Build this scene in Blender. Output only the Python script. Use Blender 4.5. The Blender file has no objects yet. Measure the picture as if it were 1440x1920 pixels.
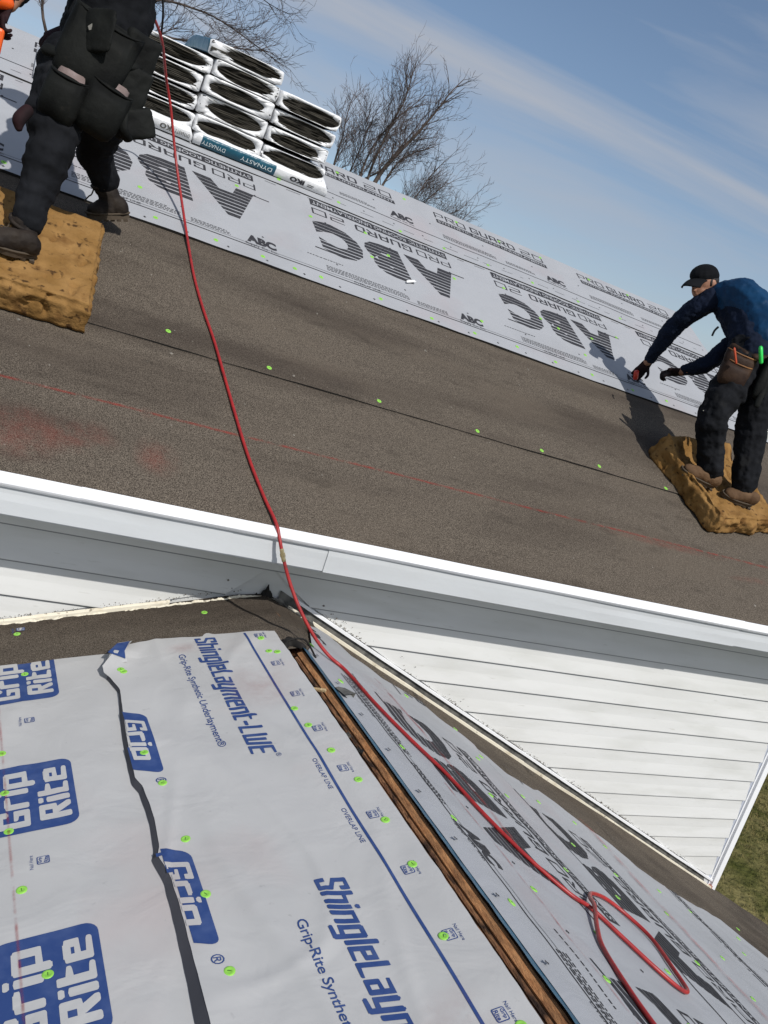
import bpy, bmesh, math, random
from mathutils import Vector, Matrix, noise
import numpy as np
scn = bpy.context.scene
rnd = random.Random(7)

# ------------------------------------------------------------------ camera
cam_d = bpy.data.cameras.new('camera')
cam = bpy.data.objects.new('camera', cam_d)
scn.collection.objects.link(cam)
YAW, PITCH, ROLL = -0.5010, 1.3805, 0.3248
cam.matrix_world = Matrix.Translation((-1.2629, -3.0156, 1.0933)) @ (
    Matrix.Rotation(YAW, 4, 'Z') @ Matrix.Rotation(PITCH, 4, 'X') @ Matrix.Rotation(ROLL, 4, 'Z'))
cam_d.sensor_fit = 'HORIZONTAL'
cam_d.sensor_width = 36.0
cam_d.lens = 1628.9 / 1440 * 36.0
cam_d.clip_start = 0.05
cam_d.clip_end = 2000
scn.camera = cam

# ------------------------------------------------------------------ light
SUN = Vector((0.045, -0.383, 0.365)).normalized()
world = bpy.data.worlds.new('World')
scn.world = world
world.use_nodes = True
wn, wl = world.node_tree.nodes, world.node_tree.links
wn.clear()
sky = wn.new('ShaderNodeTexSky'); sky.sky_type = 'NISHITA'; sky.sun_disc = False
sky.sun_elevation = math.asin(SUN.z); sky.sun_rotation = math.atan2(SUN.x, SUN.y)
sky.air_density = 1.0; sky.dust_density = 1.0; sky.ozone_density = 1.0
tc = wn.new('ShaderNodeTexCoord')
def sky_dot(vec, k):
    d = wn.new('ShaderNodeVectorMath'); d.operation = 'DOT_PRODUCT'; d.inputs[1].default_value = vec
    m_ = wn.new('ShaderNodeMath'); m_.operation = 'MULTIPLY'; m_.inputs[1].default_value = k
    wl.new(tc.outputs['Generated'], d.inputs[0]); wl.new(d.outputs['Value'], m_.inputs[0]); return m_.outputs[0]
mp = wn.new('ShaderNodeCombineXYZ')
for i_, (vec_, k_) in enumerate((((0.821, -0.55, -0.154), .8), ((-0.046, 0.205, -0.978), 6.0), ((.569, .810, .144), 1.2))): wl.new(sky_dot(vec_, k_), mp.inputs[i_])
nz = wn.new('ShaderNodeTexNoise'); nz.inputs['Scale'].default_value = 1.7; nz.inputs['Detail'].default_value = 8; nz.inputs['Roughness'].default_value = 0.55
nz.inputs['Distortion'].default_value = 0.6
cr = wn.new('ShaderNodeValToRGB'); cr.color_ramp.elements[0].position = 0.43; cr.color_ramp.elements[1].position = 0.69
cr.color_ramp.elements[0].color = (0, 0, 0, 1); cr.color_ramp.elements[1].color = (1, 1, 1, 1)
sc = wn.new('ShaderNodeMath'); sc.operation = 'MULTIPLY'; sc.inputs[1].default_value = 0.9
mx = wn.new('ShaderNodeMix'); mx.data_type = 'RGBA'; mx.inputs[7].default_value = (3.9, 4.2, 4.8, 1)
bg = wn.new('ShaderNodeBackground'); bg.inputs['Strength'].default_value = 0.108
out = wn.new('ShaderNodeOutputWorld')
wl.new(mp.outputs[0], nz.inputs['Vector'])
wl.new(nz.outputs['Fac'], cr.inputs[0]); wl.new(cr.outputs[0], sc.inputs[0]); wl.new(sc.outputs[0], mx.inputs[0])
wl.new(sky.outputs[0], mx.inputs[6]); wl.new(mx.outputs[2], bg.inputs[0]); wl.new(bg.outputs[0], out.inputs[0])
sun_d = bpy.data.lights.new('sun', 'SUN'); sun_d.energy = 3.7; sun_d.angle = math.radians(0.53); sun_d.color = (1.0, 0.965, 0.91)
sun = bpy.data.objects.new('sun', sun_d); scn.collection.objects.link(sun)
sun.rotation_euler = (-SUN).to_track_quat('-Z', 'Y').to_euler(); sun.location = (3, -6, 12)
scn.view_settings.view_transform = 'Standard'; scn.view_settings.look = 'None'
scn.view_settings.exposure = 0.0; scn.view_settings.gamma = 1.0
scn.view_settings.use_curve_mapping = False

# ------------------------------------------------------------------ frames
Q, E, ZE, PR, PL = 0.58, 0.30, 0.3504, 0.4194, 0.2932
NQ, NR, NL = math.hypot(1, Q), math.hypot(1, PR), math.hypot(1, PL)
GROUND = -3.7
def FM(u, v, h=0.0): return (u, -E + v / NQ - h * Q / NQ, ZE + Q * v / NQ + h / NQ)       # main roof: along eave, up the slope, off it
def FL(w, y, h=0.0): return (-w - h * PL / NL, y, -PL * w + h / NL)                       # lower roof, left slope
def FR(w, y, h=0.0): return (w + h * PR / NR, y, -PR * w + h / NR)                        # lower roof, right slope
MN = Matrix(((1, 0, 0), (0, 1 / NQ, -Q / NQ), (0, Q / NQ, 1 / NQ))).to_4x4()
ML = Matrix(((1 / NL, 0, -PL / NL), (0, 1, 0), (PL / NL, 0, 1 / NL))).to_4x4()
MR = Matrix(((1 / NR, 0, PR / NR), (0, 1, 0), (-PR / NR, 0, 1 / NR))).to_4x4()
def ss(a, b, x):
    t = min(1, max(0, (x - a) / (b - a))); return t * t * (3 - 2 * t)
def nz3(x, y, z=0.0): return noise.noise(Vector((x, y, z)))
def interp(x, pts):
    if x <= pts[0][0]: return pts[0][1]
    for (a, b), (c, d) in zip(pts, pts[1:]):
        if x <= c: return b + (d - b) * (x - a) / (c - a)
    return pts[-1][1]

# ------------------------------------------------------------------ materials
def mat(name, col, rough=0.8, spec=0.3, metal=0.0, bump=None, vary=None, col2=None, scale=20, coords='Object', stretch=(1, 1, 1), detail=5, lo=0.35, hi=0.65, trans=0):
    m = bpy.data.materials.new(name); m.use_nodes = True
    N, Lk = m.node_tree.nodes, m.node_tree.links
    b = N['Principled BSDF']
    b.inputs['Base Color'].default_value = (*col, 1); b.inputs['Roughness'].default_value = rough
    b.inputs['Specular IOR Level'].default_value = spec; b.inputs['Metallic'].default_value = metal
    t = N.new('ShaderNodeTexCoord'); mp_ = N.new('ShaderNodeMapping'); mp_.inputs['Scale'].default_value = stretch
    Lk.new(t.outputs[coords], mp_.inputs[0])
    if col2:
        n_ = N.new('ShaderNodeTexNoise'); n_.inputs['Scale'].default_value = scale; n_.inputs['Detail'].default_value = detail
        Lk.new(mp_.outputs[0], n_.inputs['Vector'])
        r = N.new('ShaderNodeValToRGB'); r.color_ramp.elements[0].position = lo; r.color_ramp.elements[1].position = hi
        r.color_ramp.elements[0].color = (*col, 1); r.color_ramp.elements[1].color = (*col2, 1)
        Lk.new(n_.outputs['Fac'], r.inputs[0]); Lk.new(r.outputs[0], b.inputs['Base Color'])
        m['ramp'] = r.name
    if bump:
        n2 = N.new('ShaderNodeTexNoise'); n2.inputs['Scale'].default_value = bump[0]; n2.inputs['Detail'].default_value = 6
        Lk.new(mp_.outputs[0], n2.inputs['Vector'])
        bp = N.new('ShaderNodeBump'); bp.inputs['Strength'].default_value = bump[1]; bp.inputs['Distance'].default_value = bump[2]
        Lk.new(n2.outputs['Fac'], bp.inputs['Height']); Lk.new(bp.outputs[0], b.inputs['Normal'])
    return m

def layer(m, col, scale, lo, hi, fac=1.0, stretch=(1, 1, 1), detail=4, coords='Object', seed=0.0):
    """mix a second colour over whatever feeds Base Color, through thresholded noise"""
    N, Lk = m.node_tree.nodes, m.node_tree.links
    b = N['Principled BSDF']
    t = N.new('ShaderNodeTexCoord'); mp_ = N.new('ShaderNodeMapping'); mp_.inputs['Scale'].default_value = stretch
    mp_.inputs['Location'].default_value = (seed, seed * .7, seed * 1.3)
    Lk.new(t.outputs[coords], mp_.inputs[0])
    n_ = N.new('ShaderNodeTexNoise'); n_.inputs['Scale'].default_value = scale; n_.inputs['Detail'].default_value = detail
    Lk.new(mp_.outputs[0], n_.inputs['Vector'])
    r = N.new('ShaderNodeMapRange'); r.inputs['From Min'].default_value = lo; r.inputs['From Max'].default_value = hi
    r.inputs['To Max'].default_value = fac
    Lk.new(n_.outputs['Fac'], r.inputs['Value'])
    x = N.new('ShaderNodeMix'); x.data_type = 'RGBA'
    src = b.inputs['Base Color']
    if src.is_linked: Lk.new(src.links[0].from_socket, x.inputs[6])
    else: x.inputs[6].default_value = src.default_value
    x.inputs[7].default_value = (*col, 1)
    Lk.new(r.outputs[0], x.inputs[0]); Lk.new(x.outputs[2], b.inputs['Base Color'])
    return m

def soft_relief(m, scale, strength, dist, stretch):
    """broad soft wrinkles under the fine grain"""
    N, Lk = m.node_tree.nodes, m.node_tree.links
    b = N['Principled BSDF']; t = N.new('ShaderNodeTexCoord'); mp_ = N.new('ShaderNodeMapping'); mp_.inputs['Scale'].default_value = stretch
    Lk.new(t.outputs['Object'], mp_.inputs[0]); n_ = N.new('ShaderNodeTexNoise'); n_.inputs['Scale'].default_value = scale; n_.inputs['Detail'].default_value = 3
    n_.inputs['Distortion'].default_value = .8
    Lk.new(mp_.outputs[0], n_.inputs['Vector']); bp = N.new('ShaderNodeBump'); bp.inputs['Strength'].default_value = strength; bp.inputs['Distance'].default_value = dist
    Lk.new(n_.outputs['Fac'], bp.inputs['Height'])
    if b.inputs['Normal'].is_linked:
        Lk.new(bp.outputs[0], b.inputs['Normal'].links[0].from_node.inputs['Normal'])
    else: Lk.new(bp.outputs[0], b.inputs['Normal'])
M = {}
M['felt'] = mat('felt', (0.040, 0.033, 0.026), 0.95, 0.12, col2=(0.176, 0.147, 0.117), scale=290, detail=2, lo=0.38, hi=0.66, bump=(260, 0.5, 0.002))
layer(M['felt'], (0.036, 0.028, 0.023), 1.3, 0.44, 0.64, 0.60, (.38, 2.6, 2.6), 6)
layer(M['felt'], (0.118, 0.096, 0.074), 2.1, 0.5, 0.8, 0.5, (.6, 2, 2), 4, seed=3)
layer(M['felt'], (0.026, 0.021, 0.017), 12.0, 0.57, 0.72, 0.28, (.5, 1.4, 1.4), 6, seed=8)
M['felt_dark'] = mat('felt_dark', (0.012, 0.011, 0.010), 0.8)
def sheet_mat(name, c):
    m = mat(name, c, 0.62, 0.22, bump=(420, 0.18, 0.0006))
    soft_relief(m, 4.5, .38, .012, (1.3, 1.6, 1))
    layer(m, tuple(x * 0.84 for x in c), 3.5, 0.45, 0.8, 0.7, (1, 1, 1), 6)
    layer(m, (c[0] * 1.0, c[1] * 0.78, c[2] * 0.76), 2.2, 0.56, 0.8, 0.5, (1, 1, 1), 5, seed=5)
    layer(m, tuple(x * 0.62 for x in c), 40, 0.70, 0.80, 0.5, (1, 1, 1), 3, seed=9)
    return m
M['sheet_grey'] = sheet_mat('sheet_grey', (0.345, 0.355, 0.375))
M['sheet_pale'] = sheet_mat('sheet_pale', (0.465, 0.463, 0.458))
M['ink_black'] = mat('ink_black', (0.032, 0.032, 0.037), 0.7, 0.2)
layer(M['ink_black'], (0.10, 0.10, 0.11), 60, 0.5, 0.75, 0.5)
M['ink_blue'] = mat('ink_blue', (0.028, 0.060, 0.190), 0.7, 0.2)
layer(M['ink_blue'], (0.07, 0.11, 0.25), 25, 0.45, 0.8, 0.7)
M['cap'] = mat('cap_green', (0.26, 0.58, 0.08), 0.45, 0.4)
M['staple'] = mat('staple', (0.06, 0.16, 0.03), 0.4, 0.5)
M['siding'] = mat('siding', (0.625, 0.63, 0.62), 0.5, 0.35, col2=(0.57, 0.575, 0.56), scale=3, detail=6, lo=.4, hi=.75, bump=(60, 0.10, 0.001), stretch=(.5, 1, 4))
layer(M['siding'], (0.43, 0.435, 0.40), 5, 0.50, 0.80, 0.5, (.5, 1, 2.5), 7, seed=2)
layer(M['siding'], (0.36, 0.35, 0.31), 30, 0.66, 0.80, 0.5, (.4, 1, 3), 5, seed=6)
M['lap_shade'] = mat('siding_lap_shade', (0.27, 0.275, 0.28), .8)  # grey for the painted shade line under the siding butts
M['white_metal'] = mat('white_metal', (0.80, 0.81, 0.83), 0.35, 0.45, bump=(6, 0.15, 0.01), stretch=(.6, 1, 1))
M['fascia'] = mat('fascia', (0.50, 0.52, 0.535), 0.4, 0.4, bump=(5, 0.25, 0.02), stretch=(.5, 1, 1))
layer(M['fascia'], (0.42, 0.43, 0.44), 4, 0.5, 0.8, 0.5, (.6, 1, 3), 6)
M['flash_cream'] = mat('flash_cream', (0.72, 0.67, 0.55), 0.6, 0.3, col2=(0.50, 0.42, 0.29), scale=14, detail=8, lo=.52, hi=.8, stretch=(1, 1, 1))
layer(M['flash_cream'], (0.12, 0.09, 0.06), 45, 0.64, 0.74, 0.8, (1, 1, 1), 5)
M['flash_grey'] = mat('flash_grey', (0.06, 0.06, 0.058), 0.8, 0.2, col2=(0.17, 0.165, 0.15), scale=20, detail=8)
M['tar'] = mat('tar', (0.018, 0.017, 0.016), 0.7, 0.3, col2=(0.16, 0.145, 0.12), scale=35, detail=8, lo=.48, hi=.75, bump=(60, 1, .01))
M['debris'] = mat('debris', (0.06, 0.05, 0.04), 0.9, 0.2, col2=(0.25, 0.23, 0.2), scale=60)
def wood(name, a, b_, dark, amt):
    m = mat(name, a, 0.75, 0.25, col2=b_, scale=14, detail=9, lo=.3, hi=.7, stretch=(9, 1.6, 9), bump=(40, .8, .006))
    layer(m, dark, 9, 0.47, 0.60, amt, (5, 1.6, 5), 10, seed=4); layer(m, dark, 30, 0.55, 0.66, amt * .8, (3, .8, 3), 6, seed=8)
    return m
M['wood_ridge'] = wood('wood_ridge', (0.33, 0.145, 0.058), (0.50, 0.26, 0.115), (0.06, 0.030, 0.018), 0.45)
M['wood_rough'] = wood('wood_rough', (0.15, 0.065, 0.033), (0.30, 0.155, 0.075), (0.018, 0.013, 0.011), 0.9)
M['wood_chip'] = wood('wood_chip', (0.62, 0.43, 0.22), (0.72, 0.54, 0.30), (0.5, 0.33, 0.16), 0.4)
M['teal_film'] = mat('teal_film', (0.008, 0.060, 0.115), 0.4, 0.5, col2=(0.02, 0.10, 0.17), scale=18, bump=(30, .4, .004))
M['hose'] = mat('hose_red', (0.36, 0.022, 0.020), 0.42, 0.5, col2=(0.27, 0.016, 0.018), scale=30, bump=(200, .2, .0006))
layer(M['hose'], (0.12, .03, .025), 30, .62, .75, .7)
M['brass'] = mat('brass', (0.62, 0.50, 0.27), 0.35, 0.5, metal=0.9, col2=(0.4, 0.32, 0.18), scale=60)
M['foam'] = mat('foam', (0.200, 0.108, 0.034), 0.95, 0.1, col2=(0.290, 0.165, 0.060), scale=9, detail=6, bump=(90, .6, .006))
layer(M['foam'], (0.13, 0.062, 0.02), 11, 0.52, 0.70, 0.85, (1, 1, 1), 9, seed=1)
layer(M['foam'], (0.05, 0.026, 0.012), 30, 0.60, 0.68, 0.9, (1, 1, 1), 6, seed=4)
M['wrap'] = mat('bundle_wrap', (0.74, 0.75, 0.77), 0.28, 0.5, bump=(24, .6, .012), stretch=(1, 1, 1))
layer(M['wrap'], (0.45, .47, .5), 14, .55, .8, .4)
M['wrap_teal'] = mat('bundle_teal', (0.010, 0.085, 0.135), 0.35, 0.5, bump=(14, .6, .02))
M['ink_white'] = mat('ink_white', (0.70, 0.78, 0.8), 0.5)
M['shingle'] = mat('shingle', (0.026, 0.024, 0.021), 0.95, .1, col2=(0.085, 0.078, 0.064), scale=12, detail=6, stretch=(1, 1, 22), bump=(200, .6, .004))
layer(M['shingle'], (0.13, .12, .10), 30, .6, .8, .5, (1, 1, 20))
M['lawn'] = mat('lawn', (0.065, 0.072, 0.018), 1.0, 0.05, col2=(0.19, 0.165, 0.07), scale=1.6, detail=10, lo=.36, hi=.66, bump=(9, 1, .08))
layer(M['lawn'], (0.03, 0.038, 0.010), 9, .48, .68, .7, detail=8)
M['blade'] = mat('grass_blade', (0.055, 0.070, 0.016), .8, .1, col2=(0.20, 0.165, 0.07), scale=.8, detail=8, lo=.4, hi=.6, coords='Object')
M['bark'] = mat('bark', (0.042, 0.034, 0.030), .95, .1, col2=(0.10, .080, .07), scale=6, detail=8, bump=(20, .8, .02))
M['twig'] = mat('twig', (0.075, 0.060, 0.056), .95, .1, col2=(0.13, .105, .10), scale=1)
def cloth(name, c, c2, b=(220, .35, .002), r=.9):
    return mat(name, c, r, .15, col2=c2, scale=8, detail=6, bump=b)
M['black_cloth'] = cloth('black_cloth', (0.003, 0.0035, 0.005), (0.008, 0.009, 0.011))
M['black_denim'] = cloth('black_denim', (0.004, 0.0045, 0.006), (0.012, 0.013, 0.016))
layer(M['black_denim'], (0.05, .048, .042), 7, .62, .85, .35)
M['navy'] = cloth('navy_cloth', (0.006, 0.010, 0.022), (0.010, 0.016, 0.036))
M['blue_vest'] = cloth('blue_vest', (0.005, 0.030, 0.078), (0.006, 0.042, 0.105), r=.5)
M['leather_black'] = mat('leather_black', (0.003, 0.0035, 0.0035), .75, .15, col2=(0.011, .012, .011), scale=8, bump=(35, .5, .006))
layer(M['leather_black'], (0.035, .03, .024), 22, .64, .85, .4)
M['leather_brown'] = mat('leather_brown', (0.022, 0.011, 0.007), .7, .25, col2=(0.050, .026, .014), scale=9, bump=(40, .5, .005))
M['leather_tan'] = mat('leather_tan', (0.16, 0.07, 0.022), .6, .35, col2=(0.25, .12, .04), scale=9)
M['boot_dark'] = mat('boot_dark', (0.011, 0.008, 0.007), .7, .2, col2=(0.032, 0.024, .018), scale=12, bump=(60, .6, .004))
M['boot_brown'] = mat('boot_brown', (0.085, 0.048, 0.026), .8, .15, col2=(0.15, .09, .05), scale=12, bump=(60, .6, .004))
M['rubber'] = mat('rubber', (0.012, 0.012, 0.012), .7, .3)
M['sole_tan'] = mat('sole_tan', (0.075, 0.058, 0.042), .8, .2)
M['skin'] = mat('skin', (0.36, 0.19, 0.125), .55, .35, col2=(0.28, .14, .09), scale=14)
M['hair'] = mat('hair', (0.010, 0.007, 0.006), .6, .4, bump=(90, .8, .01), stretch=(1, 1, .2))
M['glove'] = mat('glove', (0.008, 0.005, 0.006), .8, .2, col2=(0.022, .007, .009), scale=10)
M['orange'] = mat('orange_plastic', (0.75, 0.10, 0.008), .35, .5)
M['red'] = mat('red_plastic', (0.50, 0.030, 0.012), .35, .5)
M['redwood'] = mat('red_pencil', (0.40, 0.06, 0.02), .5, .4)
M['green'] = mat('green_plastic', (0.03, 0.62, 0.09), .35, .5)
M['lining'] = mat('pouch_lining', (0.30, 0.24, 0.235), .8, .2, col2=(0.2, .15, .14), scale=20)
M['brick'] = mat('red_brick', (0.35, 0.07, 0.03), .9)
M['white_chip'] = mat('paint_chip', (0.75, 0.75, 0.74), .6)
M['glass_eye'] = mat('eye', (0.02, 0.015, 0.012), .2, .5)
# red chalk: pigment lying on what is below, patchy
def chalk_mat(name, col, strength, line):
    m = bpy.data.materials.new(name); m.use_nodes = True
    N, Lk = m.node_tree.nodes, m.node_tree.links
    b = N['Principled BSDF']; b.inputs['Base Color'].default_value = (*col, 1); b.inputs['Roughness'].default_value = 1
    b.inputs['Specular IOR Level'].default_value = 0
    uv = N.new('ShaderNodeTexCoord'); sep = N.new('ShaderNodeSeparateXYZ'); Lk.new(uv.outputs['UV'], sep.inputs[0])
    def mth(op, a, b2=None, c=None):
        n_ = N.new('ShaderNodeMath'); n_.operation = op
        for i, x in enumerate((a, b2, c)):
            if x is None: continue
            if isinstance(x, (int, float)): n_.inputs[i].default_value = x
            else: Lk.new(x, n_.inputs[i])
        return n_.outputs[0]
    dy = mth('SUBTRACT', sep.outputs[1], .5)
    dx = mth('SUBTRACT', sep.outputs[0], .5)
    if line: r2 = mth('MULTIPLY', mth('POWER', dy, 2.0), 4.0)
    else: r2 = mth('MULTIPLY', mth('ADD', mth('POWER', dy, 2.0), mth('POWER', dx, 2.0)), 4.0)
    fall = mth('MAXIMUM', mth('SUBTRACT', 1.0, r2), 0.0)
    fall = mth('POWER', fall, 2.0)
    n1 = N.new('ShaderNodeTexNoise'); n1.inputs['Scale'].default_value = 7 if not line else 16; n1.inputs['Detail'].default_value = 9; n1.inputs['Roughness'].default_value = .7
    Lk.new(uv.outputs['Object'], n1.inputs['Vector'])
    mr = N.new('ShaderNodeMapRange'); mr.inputs['From Min'].default_value = .38; mr.inputs['From Max'].default_value = .66
    Lk.new(n1.outputs['Fac'], mr.inputs['Value'])
    al = mth('MULTIPLY', mth('MULTIPLY', fall, mr.outputs[0]), strength)
    Lk.new(al, b.inputs['Alpha'])
    return m
M['chalk_line'] = chalk_mat('chalk_line', (0.36, 0.045, 0.035), .5, True)
M['chalk_smear'] = chalk_mat('chalk_smear', (0.34, 0.06, 0.045), .20, False)

# ------------------------------------------------------------------ builders
def link(o): scn.collection.objects.link(o); return o
def keep(o, parent):
    if parent is not None:
        o.parent = parent; o.matrix_parent_inverse = WM[parent.name].inverted()
    return o
WM = {}
def empty(name, loc, label, cat, group=None):
    o = link(bpy.data.objects.new(name, None)); o.location = loc; o.empty_display_size = .1
    WM[o.name] = Matrix.Translation(loc)
    o['label'] = label; o['category'] = cat
    if group: o['group'] = group
    return o
def add(name, verts, faces, m, parent=None, smooth=False, uvs=None, mats=None, midx=None):
    me = bpy.data.meshes.new(name); me.from_pydata([tuple(v) for v in verts], [], faces); me.update()
    for x in (mats or [m]): me.materials.append(x)
    if midx is not None: me.polygons.foreach_set('material_index', midx)
    if smooth: me.polygons.foreach_set('use_smooth', [True] * len(me.polygons))
    if uvs is not None:
        ul = me.uv_layers.new(name='UVMap')
        for lp in me.loops: ul.data[lp.index].uv = uvs[lp.vertex_index]
    o = link(bpy.data.objects.new(name, me)); WM[o.name] = Matrix.Identity(4)
    return keep(o, parent)
def box_vf(x0, x1, y0, y1, z0, z1, f=lambda a, b, c: (a, b, c)):
    v = [f(x, y, z) for z in (z0, z1) for y in (y0, y1) for x in (x0, x1)]
    return v, [(0, 2, 3, 1), (4, 5, 7, 6), (0, 1, 5, 4), (2, 6, 7, 3), (0, 4, 6, 2), (1, 3, 7, 5)]
def bevel(o, w, seg=2):
    b = o.modifiers.new('bevel', 'BEVEL'); b.width = w; b.segments = seg; b.limit_method = 'ANGLE'; return o
def boxo(name, dims, m, parent=None, f=lambda a, b, c: (a, b, c), bv=0):
    v, fc = box_vf(*dims, f); o = add(name, v, fc, m, parent)
    if bv: bevel(o, bv)
    return o
def grid(name, fn, na, nb, m, parent=None, smooth=True, keepf=None):
    """fn(a,b) in 0..1 -> xyz"""
    vs = [fn(i / na, j / nb) for j in range(nb + 1) for i in range(na + 1)]
    fs = []
    for j in range(nb):
        for i in range(na):
            k = j * (na + 1) + i
            if keepf and not keepf((i + .5) / na, (j + .5) / nb): continue
            fs.append((k, k + 1, k + na + 2, k + na + 1))
    return add(name, vs, fs, m, parent, smooth)
def extrude_x(name, prof, xs, m, parent, wob=None, smooth=False):
    """profile of (y,z) points swept along x stations"""
    vs, fs = [], []
    n_ = len(prof)
    for x in xs:
        for k, (y, z) in enumerate(prof):
            dy, dz = wob(x, k) if wob else (0, 0)
            vs.append((x, y + dy, z + dz))
    for i in range(len(xs) - 1):
        for k in range(n_ - 1):
            a = i * n_ + k; fs.append((a, a + n_, a + n_ + 1, a + 1))
    return add(name, vs, fs, m, parent, smooth)
def tube_vf(pts, rad, seg=8, base=0, caps=True):
    """tube along points with parallel transport"""
    P = [Vector(p) for p in pts]; vs, fs = [], []
    up = None
    for i, p in enumerate(P):
        d = (P[min(i + 1, len(P) - 1)] - P[max(i - 1, 0)])
        if d.length < 1e-9: d = Vector((0, 0, 1))
        d.normalize()
        if up is None:
            up = d.orthogonal().normalized()
        up = (up - d * up.dot(d)); up = up.normalized() if up.length > 1e-6 else d.orthogonal().normalized()
        sd = d.cross(up)
        r = rad[i] if isinstance(rad, (list, tuple)) else rad
        ra, rb = r if isinstance(r, tuple) else (r, r)
        for k in range(seg):
            a = 2 * math.pi * k / seg
            vs.append(tuple(p + up * math.cos(a) * ra + sd * math.sin(a) * rb))
    for i in range(len(P) - 1):
        for k in range(seg):
            a = base + i * seg + k; b_ = base + i * seg + (k + 1) % seg
            fs.append((a, b_, b_ + seg, a + seg))
    if caps:
        fs.append(tuple(base + k for k in reversed(range(seg))))
        fs.append(tuple(base + (len(P) - 1) * seg + k for k in range(seg)))
    return vs, fs
def smooth_path(pts, sub=8):
    P = [Vector(p) for p in pts]; out_ = []
    for i in range(len(P) - 1):
        p0 = P[max(i - 1, 0)]; p1 = P[i]; p2 = P[i + 1]; p3 = P[min(i + 2, len(P) - 1)]
        for k in range(sub):
            t = k / sub
            out_.append(0.5 * ((2 * p1) + (p2 - p0) * t + (2 * p0 - 5 * p1 + 4 * p2 - p3) * t * t + (3 * p1 - p0 - 3 * p2 + p3) * t ** 3))
    out_.append(P[-1]); return out_

# ------------------------------------------------------------------ lettering (flat print that follows its sheet)
_tc = {}
def text2d(s, bold=0.0, shear=0.0, space=1.0):
    key = (s, bold, shear, space)
    if key in _tc: return _tc[key]
    c = bpy.data.curves.new('t', 'FONT'); c.body = s; c.size = 1; c.offset = bold; c.shear = shear; c.space_character = space
    c.resolution_u = 3; c.fill_mode = 'BOTH' if hasattr(c, 'fill_mode') else c.fill_mode
    o = bpy.data.objects.new('t', c); scn.collection.objects.link(o)
    dg = bpy.context.evaluated_depsgraph_get(); dg.update()
    me = bpy.data.meshes.new_from_object(o.evaluated_get(dg))
    vs = [(v.co.x, v.co.y) for v in me.vertices]; fs = [tuple(p.vertices) for p in me.polygons]
    bpy.data.objects.remove(o); bpy.data.curves.remove(c); bpy.data.meshes.remove(me)
    xs = [v[0] for v in vs]; ys = [v[1] for v in vs]
    x0, x1, y0, y1 = min(xs), max(xs), min(ys), max(ys)
    vs = [((a - x0) / (x1 - x0), (b - y0) / (y1 - y0)) for a, b in vs]
    _tc[key] = (vs, fs); return _tc[key]
def press(vs, fs, box, mp_, m, parent, name='printed_lettering', rot180=False, cell=0.03, stripes=None, skew=0.0, clip=None, off=0.0009, italic_y=0):
    s0, t0, s1, t1 = box
    bm = bmesh.new()
    bv = []
    for a, b in vs:
        if rot180: a, b = 1 - a, 1 - b
        s = s0 + (s1 - s0) * a + skew * (b - .5); t = t0 + (t1 - t0) * b
        bv.append(bm.verts.new((s, t, 0)))
    for f in fs:
        try: bm.faces.new([bv[i] for i in f])
        except ValueError: pass
    def cuts(axis, lo, hi, step):
        x = math.ceil(lo / step) * step
        while x < hi:
            co = (x, 0, 0) if axis == 0 else (0, x, 0); no = (1, 0, 0) if axis == 0 else (0, 1, 0)
            bmesh.ops.bisect_plane(bm, geom=bm.verts[:] + bm.edges[:] + bm.faces[:], plane_co=co, plane_no=no, dist=1e-6); x += step
    if cell and (s1 - s0) > cell: cuts(0, s0, s1, cell)
    if cell and (t1 - t0) > cell: cuts(1, t0, t1, cell)
    if stripes:
        for (a, b) in stripes:
            for x in (a, b): bmesh.ops.bisect_plane(bm, geom=bm.verts[:] + bm.edges[:] + bm.faces[:], plane_co=(0, x, 0), plane_no=(0, 1, 0), dist=1e-6)
        dele = [f for f in bm.faces if any(a < f.calc_center_median().y < b for a, b in stripes)]
        bmesh.ops.delete(bm, geom=dele, context='FACES')
    if clip:
        dele = [f for f in bm.faces if not clip(f.calc_center_median().x, f.calc_center_median().y)]
        bmesh.ops.delete(bm, geom=dele, context='FACES')
    idx = {v: i for i, v in enumerate(bm.verts)}
    V_ = [mp_(v.co.x, v.co.y, off) for v in bm.verts]; F_ = [tuple(idx[v] for v in f.verts) for f in bm.faces]
    bm.free()
    if not F_: return None
    # make normals face away from the sheet
    return add(name, V_, F_, m, parent)
def letter(s, box, mp_, m, parent, bold=0.0, shear=0.0, space=1.0, **k):
    vs, fs = text2d(s, bold, shear, space); return press(vs, fs, box, mp_, m, parent, **k)
def plate(box, mp_, m, parent, r=0.0, name='printed_panel', **k):
    """rounded rectangle of print"""
    w, h = box[2] - box[0], box[3] - box[1]
    pts = []
    if r:
        for cx, cy, a0 in ((w - r, h - r, 0), (r, h - r, 90), (r, r, 180), (w - r, r, 270)):
            for q in range(6):
                a = math.radians(a0 + 18 * q); pts.append(((cx + r * math.cos(a)) / w, (cy + r * math.sin(a)) / h))
    else: pts = [(0, 0), (1, 0), (1, 1), (0, 1)]
    return press(pts, [tuple(range(len(pts)))], box, mp_, m, parent, name=name, **k)
def rules(rects, mp_, m, parent, name='printed_lines', cell=.04, off=.0009):
    V_, F_ = [], []
    for (a, b, c, d) in rects:
        n_ = max(1, int((c - a) / cell))
        for i in range(n_):
            x0 = a + (c - a) * i / n_; x1 = a + (c - a) * (i + 1) / n_
            k = len(V_); V_ += [mp_(x0, b, off), mp_(x1, b, off), mp_(x1, d, off), mp_(x0, d, off)]; F_.append((k, k + 1, k + 2, k + 3))
    o = add(name, V_, F_, m, parent)
    if len(rects) > 1: o['kind'] = 'stuff'
    return o
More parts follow.
